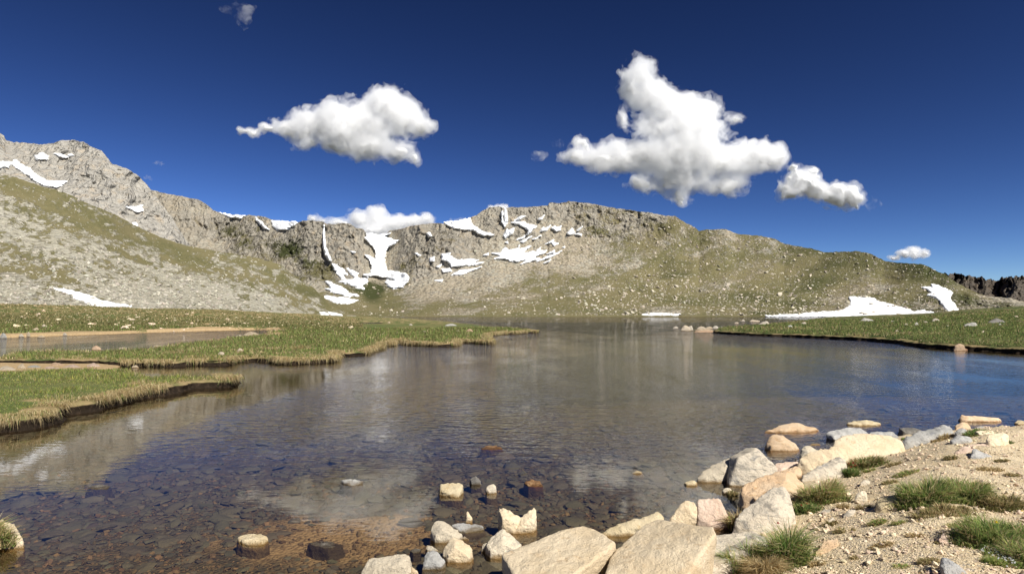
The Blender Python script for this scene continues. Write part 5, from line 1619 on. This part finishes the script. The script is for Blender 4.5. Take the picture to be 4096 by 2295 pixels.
def tuft(u0, u1, vt, vb, pal, n, label, straw=0.25, flowers=(), name='grass_tuft', lean=0.75, group=None, wid=0.0085, deep=0.45, cat='grass'):
    n = int(n * 1.1)
    uc = (u0 + u1) / 2
    Y0, z0 = hit(uc, vb - 0.12 * (vb - vt))
    half = (u1 - u0) / 2 / F * Y0
    dep = max(half * deep, 0.03)
    Yc = Y0 + dep * 0.8
    hm = max((vb - vt) / F * Y0 - 2 * dep * (EYE - z0) / Y0 * 0.6, 0.045)
    r_ = np.sqrt(rng.uniform(0, 1, n))
    th = rng.uniform(0, 2 * np.pi, n)
    x = (uc - CX) / F * Yc + half * 0.92 * r_ * np.cos(th)
    y = Yc + dep * r_ * np.sin(th)
    keep = fbm(x / 0.12, y / 0.12, 5.0, 2) > -0.55
    x, y, r_, th = x[keep], y[keep], r_[keep], th[keep]
    m = len(x)
    P = np.stack([x, y], 1)
    z = np.maximum(H_d(P), -0.05) if z0 > 0 else np.full(m, z0)
    if poly_sd(P[:1], POLY_D)[0] < -0.5:
        z = np.full(m, 0.03)
    clump = 1 + 0.35 * fbm(x / 0.09, y / 0.09, 1.0, 2)
    Hh = hm * rng.uniform(0.4, 1.0, m) * (1 - 0.35 * r_ ** 2) * clump
    col = pick(pal, m, rng, 0.25) * (1.25 if pal is not STRAW else 1.0)
    dry = rng.uniform(0, 1, m) < straw + 0.06
    col[dry] = pick(STRAW, dry.sum(), rng)
    az_ = th + rng.normal(0, 0.9, m)
    S1 = blades(np.stack([x, y, z - 0.01], 1), Hh, wid * rng.uniform(0.6, 1.3, m) * np.clip(Y0 / 5, 0.8, 2), lean * rng.uniform(0.2, 1.3, m), az_, rng, col, 2)
    sets = [S1]
    if n > 600:
        m2 = n // 2
        r2_, t2_ = rng.uniform(0.6, 1.35, m2), rng.uniform(0, 2 * np.pi, m2)
        q2 = np.stack([(uc - CX) / F * Yc + half * r2_ * np.cos(t2_), Yc + dep * 1.15 * r2_ * np.sin(t2_)], 1)
        z2 = np.maximum(H_d(q2), -0.05) if z[0] != 0.03 else np.full(m2, 0.03)
        sets.append(blades(np.concatenate([q2, z2[:, None] - 0.008], 1), hm * rng.uniform(0.12, 0.42, m2), np.full(m2, wid * 0.9), rng.uniform(0.5, 1.3, m2), rng.uniform(0, 6.28, m2), rng, pick(np.concatenate([OLIVE, STRAW[:1], pal * 1.15]), m2, rng, 0.25), 2))
    loc = (float((uc - CX) / F * Yc), float(Yc), float(z0))
    o = blade_obj(name, sets, label=label, cat=cat, group=group, loc=loc)
    for (fu, fv, fr, fc_) in flowers:
        q = px(fu, fv, Y0 + dep * 0.5)
        flower(o, tuple(q - np.array(loc)), fr / F * Y0, fc_)
    return o


tuft(3190, 3370, 1905, 2030, np.concatenate([GREEN, STRAW[:1]]), 2200, 'thick green and straw grass clump beside the rusty block', 0.4)
tuft(3168, 3280, 1995, 2062, DARK, 900, 'dark green leafy plant under the tall banded rock', 0.1, [(3205, 2022, 5, 'red'), (3228, 2015, 4, 'red')], 'leafy_plant', cat='plant')
tuft(3393, 3531, 1815, 1882, np.concatenate([DARK, OLIVE]), 1300, 'grass tuft growing against the broad low cream slab', 0.35)
tuft(3381, 3431, 1850, 1916, DARK, 600, 'dark leafy plant with red flowers beside the pale hump', 0.05, [(3395, 1855, 4.5, 'red'), (3412, 1853, 4.5, 'red'), (3404, 1868, 4, 'red'), (3421, 1862, 4, 'red')], 'leafy_plant', cat='plant')
tuft(3600, 3800, 1880, 2040, np.concatenate([GREEN, DARK]), 2600, 'tall dark green grass clump behind the sandy hollow rock', 0.22, deep=0.5)
tuft(3770, 3955, 1895, 2030, np.concatenate([GREEN, DARK]), 2200, 'tall green grass clump with a few red flowers inside', 0.22, [(3890, 1958, 5, 'red'), (3903, 1972, 5, 'red'), (3916, 1975, 5, 'red')], deep=0.5)
tuft(3840, 4140, 2045, 2215, np.concatenate([GREEN, DARK]), 3600, 'broad green grass mat with yellow flowers at the gravel edge', 0.15, [(3986, 2090, 6, 'yellow'), (4088, 2045, 5, 'yellow')], deep=0.5)
tuft(4000, 4300, 2130, 2290, np.concatenate([GREEN, DARK]), 2200, 'green grass mat beside the white flower cushion', 0.25, deep=0.5)
tuft(3080, 3212, 2085, 2300, np.concatenate([GREEN, DARK]), 1700, 'tall green grass clump at the edge of the gravel path', 0.15, [(3112, 2094, 6, 'red')], deep=0.5)
tuft(2900, 3075, 2150, 2310, GREEN, 1900, 'bright green grass clump by the grey and white banded boulder', 0.2, [(2979, 2248, 5, 'red')], deep=0.5)
tuft(2995, 3110, 2180, 2330, STRAW, 1500, 'matted straw-coloured grass between two green clumps', 0.9, lean=0.9)
tuft(3920, 4100, 1950, 2050, OLIVE, 1300, 'loose olive grass patch behind the green mat', 0.35)
tuft(3640, 3900, 2010, 2075, OLIVE, 1500, 'low olive grass at the foot of the tall clumps', 0.5, lean=0.8)
tuft(3850, 3968, 1711, 1746, DARK, 900, 'dark green shrub by the flat grey rock', 0.08, (), 'leafy_plant', cat='plant', wid=0.012)
tuft(3705, 3816, 1732, 1764, STRAW, 700, 'straw tuft on the grey-white sloping boulder', 0.8, wid=0.009)
tuft(3996, 4053, 1748, 1778, DARK, 400, 'small dark plant with one yellow flower by the cream block', 0.15, [(4011, 1752, 5, 'yellow')], 'leafy_plant', cat='plant', wid=0.009)
tuft(3595, 3624, 1738, 1764, GREEN, 260, 'small green tuft between the cream slab and grey boulder', 0.3, wid=0.009)
tuft(2905, 2990, 2035, 2132, np.concatenate([STRAW, GREEN[:2]]), 700, 'straw tuft between the pink block and banded rock', 0.5, lean=0.8)
tuft(2910, 2950, 1948, 1988, OLIVE, 220, 'thin sprig of grass by the small cream stone', 0.4)
tuft(-150, 34, 2055, 2222, np.concatenate([GREEN, STRAW[:2]]), 1700, 'grass tuft growing against the cream stone in the water', 0.35, lean=0.8, deep=0.3)
gtu = 'low tufts scattered on the gravel'
for i, (u0, u1, vt, vb, n) in enumerate([(3530, 3592, 1905, 1940, 330), (3347, 3394, 2003, 2040, 280), (3425, 3478, 1996, 2042, 330), (3471, 3540, 2057, 2106, 420), (3332, 3421, 2096, 2137, 500), (3475, 3570, 2158, 2195, 520), (3672, 3752, 2214, 2260, 460), (3784, 3840, 2080, 2114, 330), (3774, 3828, 1815, 1843, 260), (3906, 4017, 1856, 1888, 420), (3538, 3608, 1836, 1867, 320), (3566, 3677, 1874, 1905, 420), (3980, 4040, 1826, 1850, 240), (3240, 3300, 2225, 2268, 330), (3400, 3460, 2205, 2240, 300), (3560, 3620, 2075, 2100, 260), (3330, 3370, 1960, 1985, 200), (3620, 3700, 2120, 2150, 300), (4020, 4080, 1880, 1910, 240), (3450, 3500, 1865, 1890, 200), (3740, 3786, 2152, 2175, 260), (3880, 3960, 1920, 1945, 240), (3290, 3350, 2075, 2105, 240), (3560, 3640, 2240, 2280, 300)]):
    tuft(u0, u1, vt, vb, (OLIVE, STRAW, OLIVE, GREEN)[i % 4], n, 'low sparse tuft of pale grass on the bare gravel', (0.45, 0.9, 0.6, 0.35)[i % 4], group=gtu, lean=0.95)
# cushion of white flowers
o = tuft(3924, 4067, 2195, 2270, GREEN, 500, 'low cushion plant covered with tiny white flowers', 0.1, (), 'cushion_plant', lean=0.9, cat='plant')
r2 = np.random.default_rng(3)
for k in range(70):
    uu = r2.uniform(3926, 4065)
    vv2 = 2195 + 62 * (uu - 3926) / 140 + r2.normal(0, 12)
    Y0, z0 = hit(uu, vv2 + 6)
    flower(o, tuple(np.array([(uu - CX) / F * Y0, Y0, z0 + 0.035]) - np.array(o.location[:])), 0.006, 'white')

# dry stalks strewn over the gravel
n = 9000
Yr = 3.4 * np.exp(rng.uniform(0, 1, n) * 1.3)
U = rng.uniform(2700, 4500, n)
P = np.stack([(U - CX) / F * Yr, Yr], 1)
k = (poly_sd(P, POLY_D) > 0.5) & (fbm(P[:, 0] / 0.5, P[:, 1] / 0.5, 7.0, 3) > 0.0)
P = P[k]
m = len(P)
col = pick(np.concatenate([STRAW, OLIVE]), m, rng)
blade_obj('dry_stalks', [blades(np.concatenate([P, H_d(P)[:, None] - 0.004], 1), rng.uniform(0.015, 0.055, m), np.full(m, 0.005), rng.uniform(0.6, 1.6, m), rng.uniform(0, 6.28, m), rng, col, 1)], kind='stuff')

# ================================================================== CLOUDS
tc = NT('cloud_core')
dc = tc.n('BsdfDiffuse')
dc.inputs[0].default_value = (0.93, 0.93, 0.93, 1)
tlc = tc.n('BsdfTranslucent')
tlc.inputs[0].default_value = (0.93, 0.93, 0.93, 1)
mxc = tc.n('MixShader')
mxc.inputs[0].default_value = 0.3
tc.t.links.new(dc.outputs[0], mxc.inputs[1])
tc.t.links.new(tlc.outputs[0], mxc.inputs[2])
tc.put(tc.out.inputs[0], mxc.outputs[0])
M_CORE = tc.m


def vapour(name, density):
    t = NT(name)
    vs_ = t.n('VolumeScatter')
    vs_.inputs['Color'].default_value = (0.985, 0.99, 1.0, 1)
    vs_.inputs['Density'].default_value = density
    vs_.inputs['Anisotropy'].default_value = 0.0
    t.put(t.out.inputs['Volume'], vs_.outputs[0])
    return t.m


M_VEIL = vapour('cloud_vapour', 0.011)


def torn(name, density, lo, hi, scale, step):
    """vapour torn into shreds by turbulence"""
    t = NT(name)
    n1 = t.noise(t.pos(), scale, 5, 0.62, 0.6)
    vs_ = t.n('VolumeScatter')
    vs_.inputs['Color'].default_value = (0.985, 0.99, 1.0, 1)
    t.put(vs_.inputs['Density'], t.ss(n1, lo, hi, 0.0, density))
    t.put(t.out.inputs['Volume'], vs_.outputs[0])
    t.m.cycles.volume_step_rate = step
    return t.m


M_MID = torn('cloud_torn_vapour', 0.011, 0.40, 0.55, 0.011, 0.12)
M_RIM = torn('cloud_rim_vapour', 0.013, 0.46, 0.60, 0.012, 0.12)
M_WISP = torn('thin_vapour', 0.010, 0.44, 0.72, 0.014, 0.25)


def cloud(blobs, Yc, label, hpx=5.5, core=True, rough=0.5, veil=None, seed=0, group=None, warp=1.0, core_iso=0.58):
    B = np.array(blobs, float)
    B[:, 2:] *= 0.94
    k = Yc / F
    m = 40
    u0, u1 = (B[:, 0] - B[:, 2]).min() - m, (B[:, 0] + B[:, 2]).max() + m
    v0, v1 = (B[:, 1] - B[:, 3]).min() - m, (B[:, 1] + B[:, 3]).max() + m
    rd = np.minimum(B[:, 2], B[:, 3]) * 0.9 + 10
    d1 = rd.max() + m
    us, vs, ds = np.arange(u0, u1, hpx), np.arange(v0, v1, hpx), np.arange(-d1, d1, hpx * 1.25)
    U, V, D = np.meshgrid(us, vs, ds, indexing='ij')
    acc = np.zeros(U.shape)
    s = seed * 3.7
    Uo, Vo, Do = U, V, D
    wa = warp * min(1.0, np.sqrt((u1 - u0) / 500.0))
    U = U + wa * (24 * fbm(Uo / 75 + s, Vo / 75, Do / 75, 2) + 15 * fbm(Uo / 22, Vo / 22 + s, Do / 20, 2))
    V = V + wa * (17 * fbm(Uo / 70 + 9, Vo / 70 + s, Do / 70, 2) + 13 * fbm(Uo / 21 + s, Vo / 19, Do / 19 + 5, 2))
    rs = np.random.default_rng(seed)
    for (bu, bv, ru, rv), r3 in zip(B, rd):
        off = rs.uniform(-0.25, 0.25) * r3
        r = np.sqrt(((U - bu) / ru) ** 2 + ((V - bv) / rv) ** 2 + ((D - off) / r3) ** 2)
        acc += np.exp(9 * np.clip(1 - r, -1.5, 1))
    f = np.log(acc + 1e-9) / 9
    s = seed * 3.7
    bil = 1 - 2 * np.abs(vnoise(U / 62 + s, V / 55, D / 62)) + 0.6 * (1 - 2 * np.abs(vnoise(U / 29 + s, V / 26, D / 29 + 3)))
    w3 = fbm(U / 17 + s, V / 15 + 4, D / 17, 2)
    f = f + rough * (0.17 * (bil - 0.9) + 0.15 * w3)
    def poly(iso, name, mat, par, smooth):
        g = vdb.FloatGrid(3.0)
        g.copyFromArray((iso - f).astype(np.float32))
        pts, quads = g.convertToQuads(isovalue=0.0)
        if len(quads) < 8:
            return None
        pts = np.asarray(pts, float)
        uu, vv_, dd = u0 + pts[:, 0] * hpx, v0 + pts[:, 1] * hpx, -d1 + pts[:, 2] * hpx * 1.25
        W = np.stack([(uu - CX) * k, Yc + dd * k, EYE - (vv_ - HZ) * k], 1)
        me = mesh_np(name, W - org, np.asarray(quads), mat, smooth)
        bm = bmesh.new()
        bm.from_mesh(me)
        bmesh.ops.recalc_face_normals(bm, faces=bm.faces[:])
        bm.to_mesh(me)
        bm.free()
        return link(name, me, parent=par)
    org = np.array([(B[:, 0].mean() - CX) * k, Yc, EYE - (B[:, 1].max() - HZ) * k])
    root = link('cloud', None, label=label, cat='cloud', group=group, loc=org)
    if core:
        poly(core_iso, 'core', M_CORE, root, True)
    if core:
        poly(0.17, 'billow', M_VEIL, root, True)
        poly(0.04, 'torn_vapour', M_MID, root, True)
    poly(-0.13 if core else -0.04, 'vapour', veil or M_RIM, root, True)


def cz(ox, oy, sc, pts):
    return [(ox + q[0] / sc, oy + q[1] / sc, q[2] / sc, q[3] / sc) for q in pts]


cloud(cz(800, 0, 1.899, [(760, 970, 130, 120), (900, 940, 160, 150), (1050, 960, 200, 190), (1250, 950, 240, 210), (1400, 810, 170, 150), (1550, 890, 170, 150), (1670, 960, 100, 90), (1300, 1110, 210, 120), (1500, 1150, 150, 90), (1050, 1100, 170, 85), (640, 980, 90, 80), (540, 1000, 70, 45), (440, 1030, 80, 45), (340, 1000, 70, 40), (1610, 1210, 60, 50), (830, 1090, 90, 70), (1010, 830, 70, 60)]), 3600, 'broad white cumulus with a ragged tail over the hourglass couloir', seed=1)
cloud(cz(2100, 200, 1.603, [(720, 150, 120, 95), (650, 220, 85, 110), (790, 280, 150, 130), (900, 390, 160, 120), (1060, 350, 130, 75), (1150, 390, 150, 110), (850, 500, 190, 120), (1050, 520, 230, 160), (1000, 680, 350, 160), (700, 680, 260, 120), (500, 690, 170, 100), (340, 690, 110, 60), (350, 600, 60, 60), (1250, 720, 250, 125), (1450, 680, 190, 115), (1580, 690, 100, 95), (1000, 830, 270, 95), (1300, 880, 160, 75), (750, 850, 110, 65), (620, 430, 50, 80), (1350, 430, 60, 45), (1450, 600, 55, 50), (1000, 930, 75, 60)]), 3400, 'largest cumulus cloud with a tall horn above the ridge', hpx=6, seed=2)
cloud(cz(2100, 200, 1.603, [(1750, 850, 130, 80), (1690, 910, 100, 60), (1850, 900, 120, 75), (2000, 930, 140, 75), (2090, 940, 70, 80), (1855, 805, 45, 45), (1720, 770, 50, 45)]), 3400, 'small stepped cumulus trailing the largest cloud', hpx=4.5, seed=3, core_iso=0.3)
cloud(cz(2100, 200, 1.603, [(2220, 985, 55, 50), (2200, 950, 25, 40)]), 3400, 'faint scrap of vapour beside the stepped cumulus', hpx=3, core=False, veil=M_WISP, seed=4)
cloud(cz(1024, 700, 2.405, [(1150, 400, 120, 110), (1000, 430, 140, 100), (1300, 480, 200, 110), (1500, 470, 200, 95), (1640, 440, 75, 75), (800, 470, 130, 55), (550, 430, 75, 50), (650, 450, 90, 40), (1150, 540, 320, 90)]), 5200, 'white cumulus rising behind the snowy notch', hpx=3.8, seed=5, warp=0.45)
cloud(cz(1024, 700, 2.405, [(2300, 320, 70, 40), (2370, 310, 70, 45), (2440, 330, 60, 35)]), 5200, 'cumulus top peeking over the rocky knob', hpx=2.6, seed=6)
cloud(cz(1024, 700, 2.405, [(1920, 450, 80, 35), (2000, 430, 50, 25)]), 5200, 'thin cloud edge behind the snow apron', hpx=2.6, core=False, veil=M_WISP, seed=7)
cloud(cz(3072, 900, 2.405, [(1300, 285, 110, 45), (1400, 270, 100, 60), (1495, 265, 60, 55), (1220, 305, 70, 28)]), 4200, 'little flat cloud over the dip in the grassy ridge', hpx=3.2, seed=8, rough=0.6)
cloud(cz(800, 0, 1.899, [(300, 60, 90, 55), (330, 130, 45, 60), (210, 70, 70, 28), (335, 190, 22, 40)]), 3300, 'wispy torn scrap of cloud highest in the sky', hpx=3.6, core=False, veil=M_WISP, seed=9, rough=0.9)
cloud(cz(2100, 200, 1.603, [(100, 680, 50, 42), (205, 585, 40, 28)]), 3400, 'tiny vapour puffs beside the tall horned cloud', hpx=3, core=False, veil=M_WISP, seed=10, rough=0.9)
cloud(cz(0, 480, 1.76, [(1060, 410, 50, 16), (1110, 300, 36, 13)]), 3600, 'faint vapour streaks above the granite peak shoulder', hpx=2.6, core=False, veil=M_WISP, seed=11, rough=0.9)
